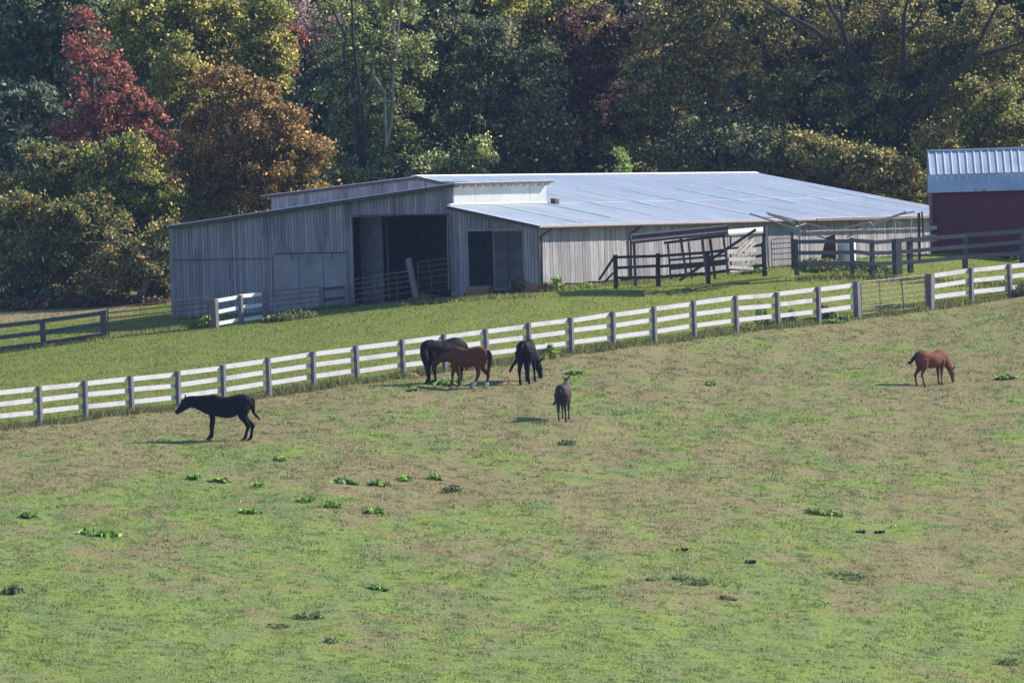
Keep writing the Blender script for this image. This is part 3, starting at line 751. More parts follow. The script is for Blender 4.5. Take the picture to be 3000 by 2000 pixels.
bars('post', [((2344, 780, Yc + 2.95), (2342, 647, Yc + 2.95), .06, .06)], M['pale_wood'], sp_)

hf = empty('hay_feeder', at(2440, 770, 458.6), 'rust red feeder pedestal carrying long poles spread in a wide V before the barn side', 'feeder')
Yh = 460.6
bars('pole', [((2196, 626, Yh), (2418, 698, Yh), .05, .06), ((2245, 624, Yh + .9), (2435, 672, Yh + .9), .05, .05), ((2250, 626, Yh + .5), (2330, 655, Yh + .5), .05, .09),
              ((2655, 620, Yh), (2482, 694, Yh), .05, .06), ((2680, 619, Yh + .9), (2450, 674, Yh + .9), .04, .05), ((2655, 621, Yh + .4), (2560, 655, Yh + .4), .05, .07)], M['pole'], hf)
bars('cross_piece', [((2225, 636, Yh + .2), (2290, 640, Yh + .8), .03, .03), ((2330, 664, Yh + .1), (2360, 655, Yh + .8), .03, .03), ((2560, 660, Yh + .1), (2545, 650, Yh + .8), .03, .03), ((2600, 646, Yh + .1), (2590, 636, Yh + .8), .03, .03)], M['pole'], hf)
mb = MB(); a_ = at(2405, 765, Yh - .3); b_ = at(2452, 765, Yh - .3); c_ = at(2446, 686, Yh - .3); d_ = at(2420, 696, Yh - .3); k = Vector((0, .8, 0)); kk = Vector((0, .45, 0))
mb.box8([a_, b_, b_ + k, a_ + k, d_, c_, c_ + kk, d_ + kk]); mb.build('pedestal', M['rust'], hf)
bt = empty('feed_tub', at(2475, 765, Yh), 'rust-stained white tank standing right of the red feeder pedestal', 'tank')
mb = MB(); c0 = at(2481, 772, Yh + .6); ptz = at(2476, 700, Yh + .6); 
hz = ptz.z - c0.z
mb.tube([c0, c0 + Vector((0, 0, hz * .05)), c0 + Vector((0, 0, hz * .95)), c0 + Vector((0, 0, hz))], [.31, .33, .33, .28], 20)
mb.build('tank_body', plain_mat('rusty_white_tank', (.72, .72, .70), .5, var=.06, scale=2, rust=(.45, .25, .17), rust_amt=.33), bt, True)
# small corner structure with rope at the barn's far end
vs = empty('arch_frame', at(2625, 780, 460), 'thin rusty arch frame with a sagging rope near the far end of the barn', 'frame')
mb = MB()
mb.tube([at(2622, 778, 460.4), at(2622, 646, 460.4)], .018, 6)
mb.build('upright', M['pole'], vs)
mb = MB(); mb.tube([at(2668, 776, 460.4), at(2670, 636, 460.4)], .018, 6); mb.build('upright', M['pole'], vs)
mb = MB(); mb.tube([at(2615 + i * 6, 642 + 13 * (1 - ((i - 5) / 5) ** 2), 460.4) for i in range(11)], .012, 6); mb.build('rope', M['pole'], vs)
bars('corner_post', [((2694, 770, 461.2), (2692, 624, 461.2), .10, .10), ((2704, 690, 461.2), (2701, 620, 461.2), .06, .06)], M['fascia'], vs)
wd_ = empty('stacked_sheets', at(2725, 720, 467), 'pale sheets and boards stacked in the gap between barn and red shed', 'boards')
bars('sheet', [((2700, 668, 465.5), (2745, 667, 465.5), .04, .14), ((2700, 694, 465.4), (2745, 692, 465.4), .04, .12), ((2673, 709, 465.2), (2745, 706, 465.2), .05, .05), ((2700, 733, 465.5), (2745, 728, 465.5), .04, .14)], M['pale_wood'], wd_)

# ------------------------------------------------------------------ horses
def catmull(pts, n=6):
    pts = np.array(pts, float); out = []
    Pp = np.vstack([2 * pts[0] - pts[1], pts, 2 * pts[-1] - pts[-2]])
    for i in range(1, len(Pp) - 2):
        p0, p1, p2, p3 = Pp[i - 1:i + 3]
        for k in range(n):
            t = k / n
            out.append(.5 * ((2 * p1) + (-p0 + p2) * t + (2 * p0 - 5 * p1 + 4 * p2 - p3) * t * t + (-p0 + 3 * p1 - 3 * p2 + p3) * t ** 3))
    out.append(pts[-1]); return np.array(out)
def loft(mb, st, n=16, sub=6):
    """stations: x y z halfheight halfwidth, elliptical sections square to the path"""
    c = catmull(st, sub); k = len(c); base = len(mb.v)
    for i in range(k):
        p = Vector(c[i, :3]); d = Vector(c[min(i + 1, k - 1), :3] - c[max(i - 1, 0), :3]).normalized()
        side = Vector((-d.y, d.x, 0))
        if side.length < .25: side = Vector((0, 1, 0)) if i == 0 else last
        side.normalize()
        if i and side.dot(last) < 0: side = -side
        last = side; up = side.cross(d).normalized() if True else None
        hh, hw = max(c[i, 3], .004), max(c[i, 4], .004)
        for j in range(n):
            a = 2 * math.pi * j / n; ca, sa = math.cos(a), math.sin(a)
            mb.v.append(tuple(p + side * (hw * ca) + up * (hh * sa)))
    for i in range(k - 1):
        for j in range(n):
            a = base + i * n + j; b = base + i * n + (j + 1) % n; mb.f.append((a, b, b + n, a + n))
    mb.f.append(tuple(base + j for j in reversed(range(n)))); mb.f.append(tuple(base + (k - 1) * n + j for j in range(n)))
TRUNK = [(-.80, 0, 1.22, .10, .09), (-.76, 0, 1.21, .19, .17), (-.60, 0, 1.195, .265, .25), (-.41, 0, 1.19, .285, .275), (-.2, 0, 1.10, .32, .30), (-.02, 0, 1.045, .345, .325), (.15, 0, 1.045, .33, .31),
         (.32, 0, 1.08, .33, .27), (.46, 0, 1.10, .345, .235), (.60, 0, 1.11, .31, .20)]
NECKS = {
 'stretch': [(.78, 0, 1.14, .25, .155), (.93, 0, 1.165, .21, .12), (1.12, 0, 1.19, .175, .09), (1.26, 0, 1.165, .165, .085), (1.37, 0, 1.07, .155, .085), (1.46, 0, .97, .115, .07), (1.55, 0, .89, .085, .058), (1.61, 0, .84, .07, .052), (1.64, 0, .81, .045, .04)],
 'low': [(.76, 0, 1.10, .25, .155), (.90, 0, 1.05, .21, .12), (1.04, 0, 1.0, .175, .09), (1.15, 0, .94, .16, .085), (1.22, 0, .84, .15, .085), (1.27, 0, .72, .115, .07), (1.30, 0, .62, .085, .058), (1.31, 0, .55, .07, .052), (1.31, 0, .51, .045, .04)],
 'graze': [(.74, 0, 1.02, .23, .155), (.86, 0, .88, .19, .12), (.97, 0, .72, .155, .09), (1.05, 0, .58, .14, .082), (1.10, 0, .47, .14, .085), (1.13, 0, .34, .11, .07), (1.14, 0, .22, .085, .058), (1.15, 0, .12, .07, .052), (1.15, 0, .07, .045, .04)],
 'graze_side': [(.72, .03, 1.02, .22, .155), (.80, .12, .90, .185, .12), (.85, .26, .74, .15, .09), (.88, .37, .60, .135, .082), (.90, .44, .49, .135, .085), (.92, .50, .36, .11, .07), (.93, .53, .23, .085, .058), (.935, .55, .12, .07, .052), (.935, .555, .06, .045, .04)],
 'graze_back': [(.72, .02, 1.02, .22, .155), (.82, .06, .88, .185, .12), (.90, .12, .72, .15, .09), (.95, .17, .58, .135, .082), (.98, .20, .47, .135, .085), (1.0, .23, .34, .11, .07), (1.0, .25, .22, .085, .058), (1.0, .26, .12, .07, .052), (1.0, .265, .06, .045, .04)],
 'up': [(.74, 0, 1.19, .235, .14), (.84, 0, 1.30, .18, .10), (.92, 0, 1.40, .14, .08), (.98, .0, 1.46, .12, .08), (1.06, .02, 1.45, .12, .08), (1.15, .05, 1.37, .095, .065), (1.24, .09, 1.28, .07, .052), (1.29, .11, 1.23, .055, .045)],
}
def horse(px, py, heading, sc, neck, label, coat, mane_c, name='horse', flegs=((0, 0), (.0, 0)), hlegs=((0, 0), (0, 0)), tail=None, socks=None, cat='horse', legthin=1.22, flip=False, Yadj=0, ear_rot=0, back=0, twist=0):
    p = place(px, py)
    root = empty(name, p, label, cat)
    h = R(heading); dx, dy = math.cos(h), math.sin(h)
    # pitch with the slope
    def gzs(x, y): return float(ground([x], [y], False)[0])
    gf = gzs(p.x + dx * .45 * sc, p.y + dy * .45 * sc); gb_ = gzs(p.x - dx * .6 * sc, p.y - dy * .6 * sc)
    pit = math.atan2(gf - gb_, 1.05 * sc)
    root.location = p
    root.rotation_euler = (0, -pit, h); root.scale = (sc, sc, sc)
    mb = MB(); ns = NECKS[neck]
    if flip: ns = [(a, -b, c, d, e) for a, b, c, d, e in ns]
    loft(mb, TRUNK + ns, 20, 6)
    # withers / croup fill, jaw
    k = len(ns)
    j0, j1 = ns[-5], ns[-4]
    # legs
    def leg(pts, y):
        mb2 = MB(); loft(mb, [(x, y + yy, z, r, r * .82) for x, yy, z, r in pts], 12, 5)
    lt = legthin
    feet = []
    for (fx, lift), y in zip(flegs, (.13, -.13)):
        pts = [(.50, 0, 1.06, .15), (.49, 0, .88, .13), (.465, 0, .74, .095), (.455 + fx * .25, 0, .58, .068 * lt), (.46 + fx * .55, 0, .44, .056 * lt), (.452 + fx * .7, 0, .34, .040 * lt), (.452 + fx * .8, 0, .20, .036 * lt), (.465 + fx * .95, 0, .125, .045 * lt), (.49 + fx, 0, .075, .038 * lt), (.515 + fx, 0, .03, .052 * lt), (.525 + fx, 0, .004, .058 * lt)]
        leg(pts, y); feet.append((.52 + fx, y))
    hk = []
    for (fx, lift), y in zip(hlegs, (.135, -.135)):
        pts = [(-.50, 0, 1.12, .22), (-.50, 0, .95, .20), (-.50 + fx * .1, 0, .80, .155), (-.58 + fx * .3, 0, .66, .10), (-.68 + fx * .6, 0, .54, .070 * lt), (-.72 + fx * .75, 0, .46, .062 * lt), (-.70 + fx * .8, 0, .36, .046 * lt), (-.675 + fx * .9, 0, .22, .040 * lt), (-.655 + fx * .97, 0, .13, .048 * lt), (-.625 + fx, 0, .075, .040 * lt), (-.60 + fx, 0, .03, .054 * lt), (-.59 + fx, 0, .004, .06 * lt)]
        leg(pts, y); feet.append((-.595 + fx, y)); hk.append(pts)
    # ears
    e = ns[-6] if neck != 'up' else ns[-5]
    hd = Vector(ns[-4][:3]) - Vector(ns[-6][:3]); hd.normalize()
    for sgn in (1, -1):
        pe = ns[-6] if neck != 'up' else ns[-5]
        q0 = Vector(pe[:3]); sd = Vector((-hd.y, hd.x, 0));
        if sd.length < .3: sd = Vector((0, 1, 0))
        sd.normalize(); upv = sd.cross(hd).normalized()
        if upv.dot(Vector((1, 0, .3))) < 0 and neck != 'up': upv = -upv
        b0 = q0 + sd * .055 * sgn + upv * pe[3] * .75 - hd * .02
        if neck == 'up': upv = Vector((0, 0, 1)); b0 = q0 + sd * .07 * sgn + upv * pe[3] * .7
        tip = b0 + (upv * .75 - hd * .6).normalized() * (.22 if neck == 'up' else .17) + sd * (.09 if neck == 'up' else .05) * sgn
        mid_ = b0.lerp(tip, .45) + sd * .012 * sgn
        mb.tube([b0, mid_, tip], [.028, .034, .008], 8)
    me = bpy.data.meshes.new(name + '_body'); me.from_pydata(mb.v, [], mb.f); me.update()
    tmp = bpy.data.objects.new('tmp', me); COL.objects.link(tmp)
    md = tmp.modifiers.new('r', 'REMESH'); md.mode = 'VOXEL'; md.voxel_size = .014
    sm_ = tmp.modifiers.new('s', 'SMOOTH'); sm_.iterations = 5; sm_.factor = .5
    dg = bpy.context.evaluated_depsgraph_get(); m2 = bpy.data.meshes.new_from_object(tmp.evaluated_get(dg))
    bpy.data.objects.remove(tmp); m2.name = 'body'
    def child(mesh_or_mb, nm, mat, smooth=True):
        if isinstance(mesh_or_mb, MB):
            mm = bpy.data.meshes.new(nm); mm.from_pydata(mesh_or_mb.v, [], mesh_or_mb.f); mm.update()
        else: mm = mesh_or_mb
        ob = bpy.data.objects.new(nm, mm); COL.objects.link(ob); mm.materials.clear(); mm.materials.append(mat); ob.parent = root
        mm.polygons.foreach_set('use_smooth', [smooth] * len(mm.polygons)); return ob
    child(m2, 'body', coat)
    for fx, y in feet:
        hb = MB(); hb.tube([(fx + .012, y, -.015), (fx + .004, y, .045)], [.066 * lt, .05 * lt], 10); child(hb, 'hoof', M['hoof'])
    # tail: hair strands in one mesh
    tp = tail or [(-.78, 0, 1.33), (-.88, 0, 1.22), (-.92, 0, 1.0), (-.90, 0, .7), (-.88, 0, .42)]
    tb = MB(); c = catmull(tp, 6); kk = len(c)
    mid_r = [.03 + .03 * math.sin(math.pi * min(1, (i / kk) * 1.15)) for i in range(kk)]; mid_r[-1] = .012
    tb.tube(c, mid_r, 10)
    for s_ in range(26):
        ph = random.uniform(0, 6.28); rr = random.uniform(.3, 1.0)
        pts = [Vector(c[i]) + Vector((math.cos(ph), math.sin(ph), 0)) * mid_r[i] * rr * 1.1 + Vector((random.uniform(-.01, .01), random.uniform(-.012, .012), -.04 * i / kk * random.random())) for i in range(2, kk)]
        tb.tube(pts, [.012] * (len(pts) - 1) + [.003], 4)
    child(tb, 'tail', mane_c)
    # mane along crest
    mm_ = MB(); pts = [TRUNK[-2]] + ns[:-4]
    cc = catmull(pts, 5)
    for i in range(0, len(cc) - 1):
        pv = Vector(cc[i, :3]); d = Vector(cc[min(i + 1, len(cc) - 1), :3] - cc[max(i - 1, 0), :3]).normalized()
        sd = Vector((-d.y, d.x, 0)); sd = sd.normalized() if sd.length > .2 else Vector((0, 1, 0)); up = sd.cross(d).normalized()
        if up.dot(Vector((.4, 0, 1))) < 0: up = -up
        if i < 3: continue
        for z in range(5):
            r0_ = pv + up * cc[i, 3] * .97 + d * random.uniform(-.02, .02)
            r1_ = r0_ + sd * (cc[i, 4] * 1.05) * (1 if z % 2 else .9) - up * random.uniform(.08, .16) + d * random.uniform(-.02, .03)
            mm_.tube([r0_ - up * .015, r0_ + up * .014 + sd * .015, r0_.lerp(r1_, .5) + sd * .015, r1_], [.014, .016, .012, .003], 5)
    child(mm_, 'mane', mane_c)
    # eyes
    he = ns[-5] if neck != 'up' else ns[-4]; d = (Vector(ns[-4][:3]) - Vector(ns[-5][:3])).normalized(); sd = Vector((-d.y, d.x, 0)); sd = sd.normalized() if sd.length > .2 else Vector((0, 1, 0))
    for sgn in (1, -1):
        bm = bmesh.new(); bmesh.ops.create_uvsphere(bm, u_segments=10, v_segments=8, radius=.02)
        bmesh.ops.translate(bm, verts=bm.verts, vec=Vector(he[:3]) + sd * sgn * he[4] * .93 + sd.cross(d) * .02); mz = bpy.data.meshes.new('eye'); bm.to_mesh(mz); bm.free()
        child(mz, 'eye', M['hoof'])
    if socks:
        for li in socks:
            pts = hk[li]; y = (.135, -.135)[li]; sb = MB(); pts = [q_ for q_ in pts if .02 < q_[2] < .30]
            loft(sb, [(x, y + yy, z, r * 1.06 + .004, (r * .82) * 1.06 + .004) for x, yy, z, r in pts], 12, 4); child(sb, 'sock', M['sock'])
    return root
def coat_mat(name, a_, b_, rough=.72):
    t = NT(name); v = t.coords('Object'); g = t.noise(v, 2.2, 4, .6)
    c = t.ramp(g, [(.3, a_), (.7, b_)]); t.l(c, t.b.inputs['Base Color']); t.b.inputs['Roughness'].default_value = rough
    t.b.inputs['Specular IOR Level'].default_value = .10
    f = t.noise(t.coords('Object', (20, 20, 60)), 3, 3); t.bump(f, .15, .004)
    return t.m
M['hoof'] = plain_mat('hoof_horn', (.03, .027, .025), .5)
M['sock'] = plain_mat('white_hair', (.60, .56, .54), .8, var=.05)
bl = coat_mat('black_coat', (.0025, .0025, .0045), (.005, .0045, .007)); bl_m = coat_mat('black_hair', (.006, .005, .006), (.014, .010, .010), .6)
ch = coat_mat('chestnut_coat', (.085, .030, .014), (.13, .046, .02)); ch_m = coat_mat('dark_brown_hair', (.02, .008, .006), (.05, .018, .01), .6)
bay = coat_mat('bay_foal_coat', (.11, .036, .022), (.18, .066, .04)); bay_m = coat_mat('foal_hair', (.012, .008, .008), (.03, .015, .012), .6)
gr = coat_mat('grey_brown_coat', (.035, .024, .025), (.07, .048, .046)); gr_m = coat_mat('grey_hair', (.016, .013, .016), (.035, .028, .03), .6)

horse(664, 1290, 180, .985, 'stretch', 'black horse standing alone at the left, neck stretched out low, side on', bl, bl_m,
      flegs=((.0, 0), (.07, 0)), hlegs=((.06, 0), (-.12, 0)), tail=[(-.76, 0, 1.38), (-.82, 0, 1.28), (-.82, .0, 1.08), (-.83, .0, .92), (-.93, 0, .80), (-1.04, 0, .70)])
horse(1301, 1125, 214, 1.02, 'graze_side', 'black horse grazing with its head down at the fence, half hidden behind the chestnut horse', bl, bl_m,
      flegs=((-.05, 0), (.1, 0)), hlegs=((.15, 0), (-.1, 0)))
horse(1366, 1136, 157, .915, 'low', 'chestnut horse with lowered head and white hind socks, in front of the grazing black horse', ch, ch_m,
      flegs=((.06, 0), (-.16, 0)), hlegs=((.30, 0), (-.08, 0)), socks=(0, 1), tail=[(-.76, 0, 1.36), (-.86, 0, 1.26), (-.88, 0, 1.0), (-.84, 0, .72), (-.80, 0, .42)])
horse(1547, 1124, 80, .985, 'graze_back', 'black horse seen from behind beside the fence, tail swung to the left', bl, bl_m, flip=True,
      flegs=((0, 0), (.15, 0)), hlegs=((-.1, 0), (.06, 0)), tail=[(-.74, 0, 1.36), (-.85, .02, 1.25), (-.90, .10, 1.0), (-.94, .28, .75), (-.98, .44, .50)])
horse(1654, 1231, 82, .815, 'up', 'grey-brown foal seen from behind with ears raised, nearest the camera', gr, gr_m, name='foal', cat='foal', legthin=1.05, flip=False,
      hlegs=((.0, 0), (.05, 0)), flegs=((0, 0), (-.1, 0)), tail=[(-.77, 0, 1.30), (-.84, .03, 1.18), (-.87, .12, .95), (-.88, .22, .82), (-.89, .32, .72)])
horse(2731, 1130, 40, .815, 'graze', 'reddish bay foal grazing alone at the right, facing right', bay, bay_m, name='foal', cat='foal', legthin=1.05,
      hlegs=((-.08, 0), (.10, 0)), flegs=((0.02, 0), (-.06, 0)), tail=[(-.76, 0, 1.30), (-.88, .04, 1.20), (-.98, .08, 1.05), (-1.08, .10, .98), (-1.14, .10, 1.06)])

# ------------------------------------------------------------------ trees
def leaf_quads(cent, size, elong=1.5, up=.25):
    N = len(cent)
    n = RNG.normal(size=(N, 3)); n[:, 2] += up; n /= np.linalg.norm(n, axis=1)[:, None]
    r = RNG.normal(size=(N, 3)); a = np.cross(n, r); a /= np.linalg.norm(a, axis=1)[:, None] + 1e-9; b = np.cross(n, a)
    s = size * RNG.uniform(.55, 1.25, N)[:, None]
    a = a * s * .5 * elong; b = b * s * .5
    return np.stack([cent - a, cent - b * .9 + a * .1, cent + a, cent + b * .9 + a * .1], 1).reshape(-1, 3)
def crown_points(lobes, nl, clump_r, flat=.8):
    """lobes: centre (3), radii (3). leaves gathered on the shells of many small clumps inside each lobe"""
    vol = np.array([r[0] * r[2] for c, r in lobes]); vol = vol / vol.sum(); out = []
    for (c, r), f in zip(lobes, vol):
        c = np.array(c); r = np.array(r); nn = int(nl * f); ncl = max(6, int(r[0] * r[2] * 3.2 / (clump_r ** 2)))
        d = RNG.normal(size=(ncl, 3)); d /= np.linalg.norm(d, axis=1)[:, None]
        rad = RNG.uniform(.35, 1.0, ncl) ** .5
        cc = c + d * rad[:, None] * r * RNG.uniform(.85, 1.12, (ncl, 1))
        cr = clump_r * RNG.uniform(.5, 1.35, ncl)
        k = RNG.integers(0, ncl, nn)
        e = RNG.normal(size=(nn, 3)); e /= np.linalg.norm(e, axis=1)[:, None]
        e[:, 2] = np.where(e[:, 2] < 0, e[:, 2] * .6, e[:, 2])
        pr = np.where(RNG.random(nn) < .55, RNG.uniform(.1, 1.0, nn) ** .45, np.abs(RNG.normal(0, .85, nn)))
        out.append(cc[k] + e * (cr[k] * pr)[:, None] * np.array([1, 1, flat]))
    return np.concatenate(out)
def px_lobes(lobes, Y):
    out = []
    for l in lobes:
        x, y, rx, ry = l[:4]; dy = l[4] if len(l) > 4 else 0
        c = at(x, y, Y + dy); m_ = (Y + dy) / FPX
        out.append(((c.x, c.y, c.z), (rx * m_, max(rx * m_ * .8, .7), ry * m_)))
    return out
def tree(name, label, lobes, Y, mat, nl=14000, leaf=.13, clump=.55, trunk_px=None, bark='bark', tr=.16, cat='tree', limbs=8, group=None, limb_px=None, elong=1.5, flat=.8, up=.25):
    L_ = px_lobes(lobes, Y); nl = int(nl * 1.3); leaf *= .86
    tx = trunk_px if trunk_px is not None else lobes[0][0]
    b = at(tx, 900, Y); b.z = gz(b.x, b.y)
    root = empty(name, b, label, cat, group)
    pts = crown_points(L_, nl, clump, flat)
    lo_z = b.z + .05; pts = pts[pts[:, 2] > lo_z]
    np_mesh('crown', leaf_quads(pts, leaf, elong, up), 4, mat, root)
    top = max(L_, key=lambda q_: q_[0][2] + q_[1][2]); topp = Vector(top[0]) + Vector((0, 0, top[1][2] * .6))
    mb = MB(); H = max(topp.z - b.z, .8)
    path = [b + Vector((0, 0, -.3))]
    for k in (.25, .5, .75, 1):
        path.append(b.lerp(topp, k) + Vector((random.uniform(-.12, .12), random.uniform(-.12, .12), 0)))
    mb.tube(path, [tr * 1.2, tr, tr * .75, tr * .45, tr * .12], 8)
    for k in range(limbs):
        c, r_ = random.choice(L_); c = Vector(c); r_ = Vector(r_)
        e = c + Vector((random.uniform(-.8, .8) * r_.x, random.uniform(-.8, .8) * r_.y, random.uniform(-.2, .9) * r_.z))
        f = random.uniform(.2, .75); s_ = b.lerp(topp, f)
        if e.z < s_.z: e.z = s_.z + random.uniform(.1, .6)
        mid_ = s_.lerp(e, .5) + Vector((random.uniform(-.2, .2), 0, random.uniform(0, .3)))
        mb.tube([s_, mid_, e], [tr * .45, tr * .28, tr * .06], 6)
    mb.build('trunk', M[bark], root)
    if limb_px:
        for lp_ in limb_px:
            mb = MB(); mb.tube([at(x, y, Y + dy) for x, y, dy, r_ in lp_], [r_ for *_a, r_ in lp_], 8); mb.build('limb', M[bark], root)
    return root
G = {}
G['pine'] = leaf_mat('pine_needles', [(.028, .042, .024), (.05, .07, .036), (.085, .105, .052)], .15)
G['pine_blue'] = leaf_mat('blue_green_needles', [(.03, .042, .028), (.052, .07, .045), (.085, .10, .062)], .15)
G['red'] = leaf_mat('red_leaves', [(.04, .045, .025), (.085, .05, .035), (.125, .042, .038), (.155, .055, .048), (.15, .08, .05)], .35)
G['olive'] = leaf_mat('olive_leaves', [(.05, .06, .022), (.10, .11, .034), (.17, .165, .05), (.22, .17, .05)], .3)
G['gold'] = leaf_mat('gold_green_leaves', [(.035, .055, .018), (.08, .10, .026), (.13, .135, .035), (.20, .12, .045)], .35)
G['green_gold'] = leaf_mat('green_leaves_turning', [(.028, .042, .018), (.055, .075, .022), (.10, .10, .034), (.17, .10, .042)], .3)
G['orange'] = leaf_mat('orange_leaves', [(.04, .05, .022), (.085, .075, .028), (.12, .08, .032), (.165, .09, .038), (.18, .135, .055)], .35)
G['green'] = leaf_mat('dull_green_leaves', [(.035, .055, .025), (.07, .095, .035), (.12, .14, .055), (.20, .19, .09)], .3, .35)
G['dark'] = leaf_mat('dark_green_leaves', [(.018, .026, .020), (.038, .05, .028), (.07, .08, .042), (.13, .11, .055)], .2)
G['maroon'] = leaf_mat('maroon_leaves', [(.022, .022, .018), (.042, .026, .022), (.06, .03, .024), (.085, .055, .03)], .25)
G['brownish'] = leaf_mat('olive_brown_leaves', [(.035, .042, .022), (.075, .078, .034), (.125, .118, .05), (.20, .14, .06)], .3)
G['purple'] = leaf_mat('bare_twiggy_crown', [(.07, .055, .06), (.13, .10, .10), (.18, .12, .11)], .2)
G['rustbrush'] = leaf_mat('rusty_brush_leaves', [(.04, .03, .025), (.075, .045, .035), (.11, .07, .05), (.06, .06, .025)], .3)
G['weed'] = leaf_mat('broad_weed_leaves', [(.028, .06, .013), (.06, .11, .02), (.10, .155, .035)], .35, .2, .35)
G['weed_dark'] = leaf_mat('dull_weed_leaves', [(.03, .045, .02), (.05, .065, .027), (.08, .085, .04)], .3)
G['weed_pale'] = leaf_mat('pale_weed_leaves', [(.05, .085, .02), (.09, .13, .035), (.15, .18, .07)], .4)

# far wood: one mass behind everything
hill = []
nn = 240000
lo_l = []
for k in range(170):
    xx = random.uniform(-34, 34); yy = random.uniform(512, 560); g = gz(xx, yy); rr = random.uniform(2.2, 4.2); z = g + random.uniform(1.5, 15)
    lo_l.append(((xx, yy, z), (rr, rr, rr * random.uniform(.8, 1.3))))
pts = crown_points(lo_l, nn, 1.1)
o_ = np_mesh('far_wood', leaf_quads(pts, .42, 1.3), 4, G['dark'])
tag(o_, 'dense dark wood closing the view behind the nearer trees', 'wood', kind='stuff')

g1 = 'trees of the wood edge behind the barn'
T = tree
# left: pines
T('pine_tree', 'tall dark green pine filling the top left corner', [(60, 60, 190, 260), (200, 120, 150, 200), (20, 330, 150, 200)], 502, G['pine'], 26000, .16, .6, 60, elong=2.4, flat=.5)
T('pine_tree', 'second pine, directly behind the top of the red tree', [(330, 60, 150, 230), (420, 150, 110, 200)], 506, G['pine'], 18000, .16, .55, 330, elong=2.4, flat=.5)
T('pine_tree', 'blue-green pine at the left edge halfway up, left of the red tree', [(70, 400, 180, 170), (40, 560, 150, 150), (180, 520, 110, 120)], 496, G['pine_blue'], 20000, .15, .5, 60, elong=2.4, flat=.5)
T('red_maple', 'tall maple with bright red leaves, left of the barn', [(260, 130, 75, 110), (300, 260, 120, 130), (310, 390, 150, 110), (400, 420, 90, 80), (330, 480, 120, 80), (455, 380, 45, 110), (240, 450, 70, 90), (490, 480, 40, 90)], 488, G['red'], 17000, .12, .42, 320, limbs=14)
T('red_sapling', 'thin crimson sapling between the red maple and the orange tree', [(480, 470, 26, 60), (500, 560, 40, 60), (520, 530, 26, 40)], 489, G['red'], 3000, .11, .3, 500, tr=.05, limbs=5)
T('bushy_tree', 'rounded gold-tinged green tree with a broad dome, lower left edge', [(130, 480, 90, 60), (90, 560, 150, 90), (190, 560, 70, 80)], 483, G['green_gold'], 14000, .12, .4, 110)
T('bushy_tree', 'bright gold-green maple below the red maple', [(350, 460, 120, 60), (390, 560, 130, 110), (440, 640, 90, 100), (300, 600, 90, 100), (380, 720, 120, 90)], 482, G['gold'], 24000, .12, .42, 370, limbs=12)
T('bushy_tree', 'orange-flecked low tree in the bottom left corner of the wood', [(60, 650, 110, 80), (200, 660, 130, 80), (110, 760, 150, 90), (300, 640, 80, 70), (250, 770, 120, 90)], 479.5, G['green_gold'], 24000, .12, .42, 150, limbs=12)
T('bushy_tree', 'low spreading tree with pale twigs beside the left barn corner', [(400, 760, 110, 90), (300, 830, 120, 60), (460, 830, 70, 60), (480, 700, 60, 60)], 478.5, G['brownish'], 16000, .11, .38, 400, limbs=14, bark='bark_pale')
T('shrub', 'small red-tipped shrub touching the left barn corner', [(470, 835, 42, 38), (450, 860, 35, 25)], 478.5, G['rustbrush'], 3000, .10, .25, 468, tr=.03, cat='shrub', limbs=6, bark='bark_pale')
T('evergreen', 'dark low evergreen at the left edge just above the field', [(40, 830, 110, 70), (130, 850, 90, 50)], 482, G['pine'], 9000, .12, .4, 50, elong=2, cat='tree')
T('shrub', 'yellow-orange shrub rising behind the low end of the barn roof', [(560, 610, 75, 45), (520, 640, 60, 50), (610, 630, 55, 45)], 484, G['gold'], 7000, .11, .35, 560, tr=.06, cat='shrub')
# columns of olive trees
T('poplar', 'olive column-shaped tree, first right of the red tree top', [(400, 60, 80, 120), (440, 180, 80, 120), (430, 300, 70, 90)], 499, G['olive'], 17000, .13, .5, 420)
T('poplar', 'olive tree with a rounded top half way up, between red and orange trees', [(530, 190, 60, 70), (540, 270, 55, 90), (500, 240, 70, 90)], 494, G['olive'], 12000, .12, .42, 520)
T('poplar', 'tall olive tree with lit right flank above the orange tree', [(600, 40, 110, 110), (660, 140, 90, 130), (640, 280, 90, 80), (560, 30, 90, 90)], 500, G['olive'], 22000, .13, .5, 620)
T('poplar', 'yellow-olive tree right of the olive columns', [(760, 80, 80, 110), (790, 190, 65, 130), (720, 230, 70, 90)], 497, G['olive'], 17000, .13, .48, 760)
T('orange_tree', 'broad orange and rust maple directly above the low barn end', [(650, 270, 110, 70), (760, 290, 90, 60), (700, 400, 170, 120), (620, 480, 110, 110), (840, 400, 90, 90), (760, 540, 200, 100), (900, 480, 80, 100)], 484.5, G['orange'], 42000, .12, .45, 720, limbs=16)
T('brown_tree', 'thinly leaved purple-grey tree between the olive and the tall pale-trunked trees', [(900, 70, 90, 110), (860, 180, 60, 90), (960, 140, 60, 100)], 503, G['purple'], 9000, .10, .5, 890, limbs=22)
T('red_sapling', 'small red tree peeping between olive tree and green thicket', [(835, 210, 32, 60), (850, 150, 26, 40), (880, 110, 30, 40)], 498.5, G['red'], 3000, .11, .3, 845, tr=.05, limbs=5)
T('pine_tree', 'small soft pine behind the orange maple, right side', [(930, 300, 70, 90), (900, 400, 80, 70), (960, 230, 50, 60)], 496, G['pine_blue'], 11000, .13, .45, 930, elong=2.4, flat=.5)
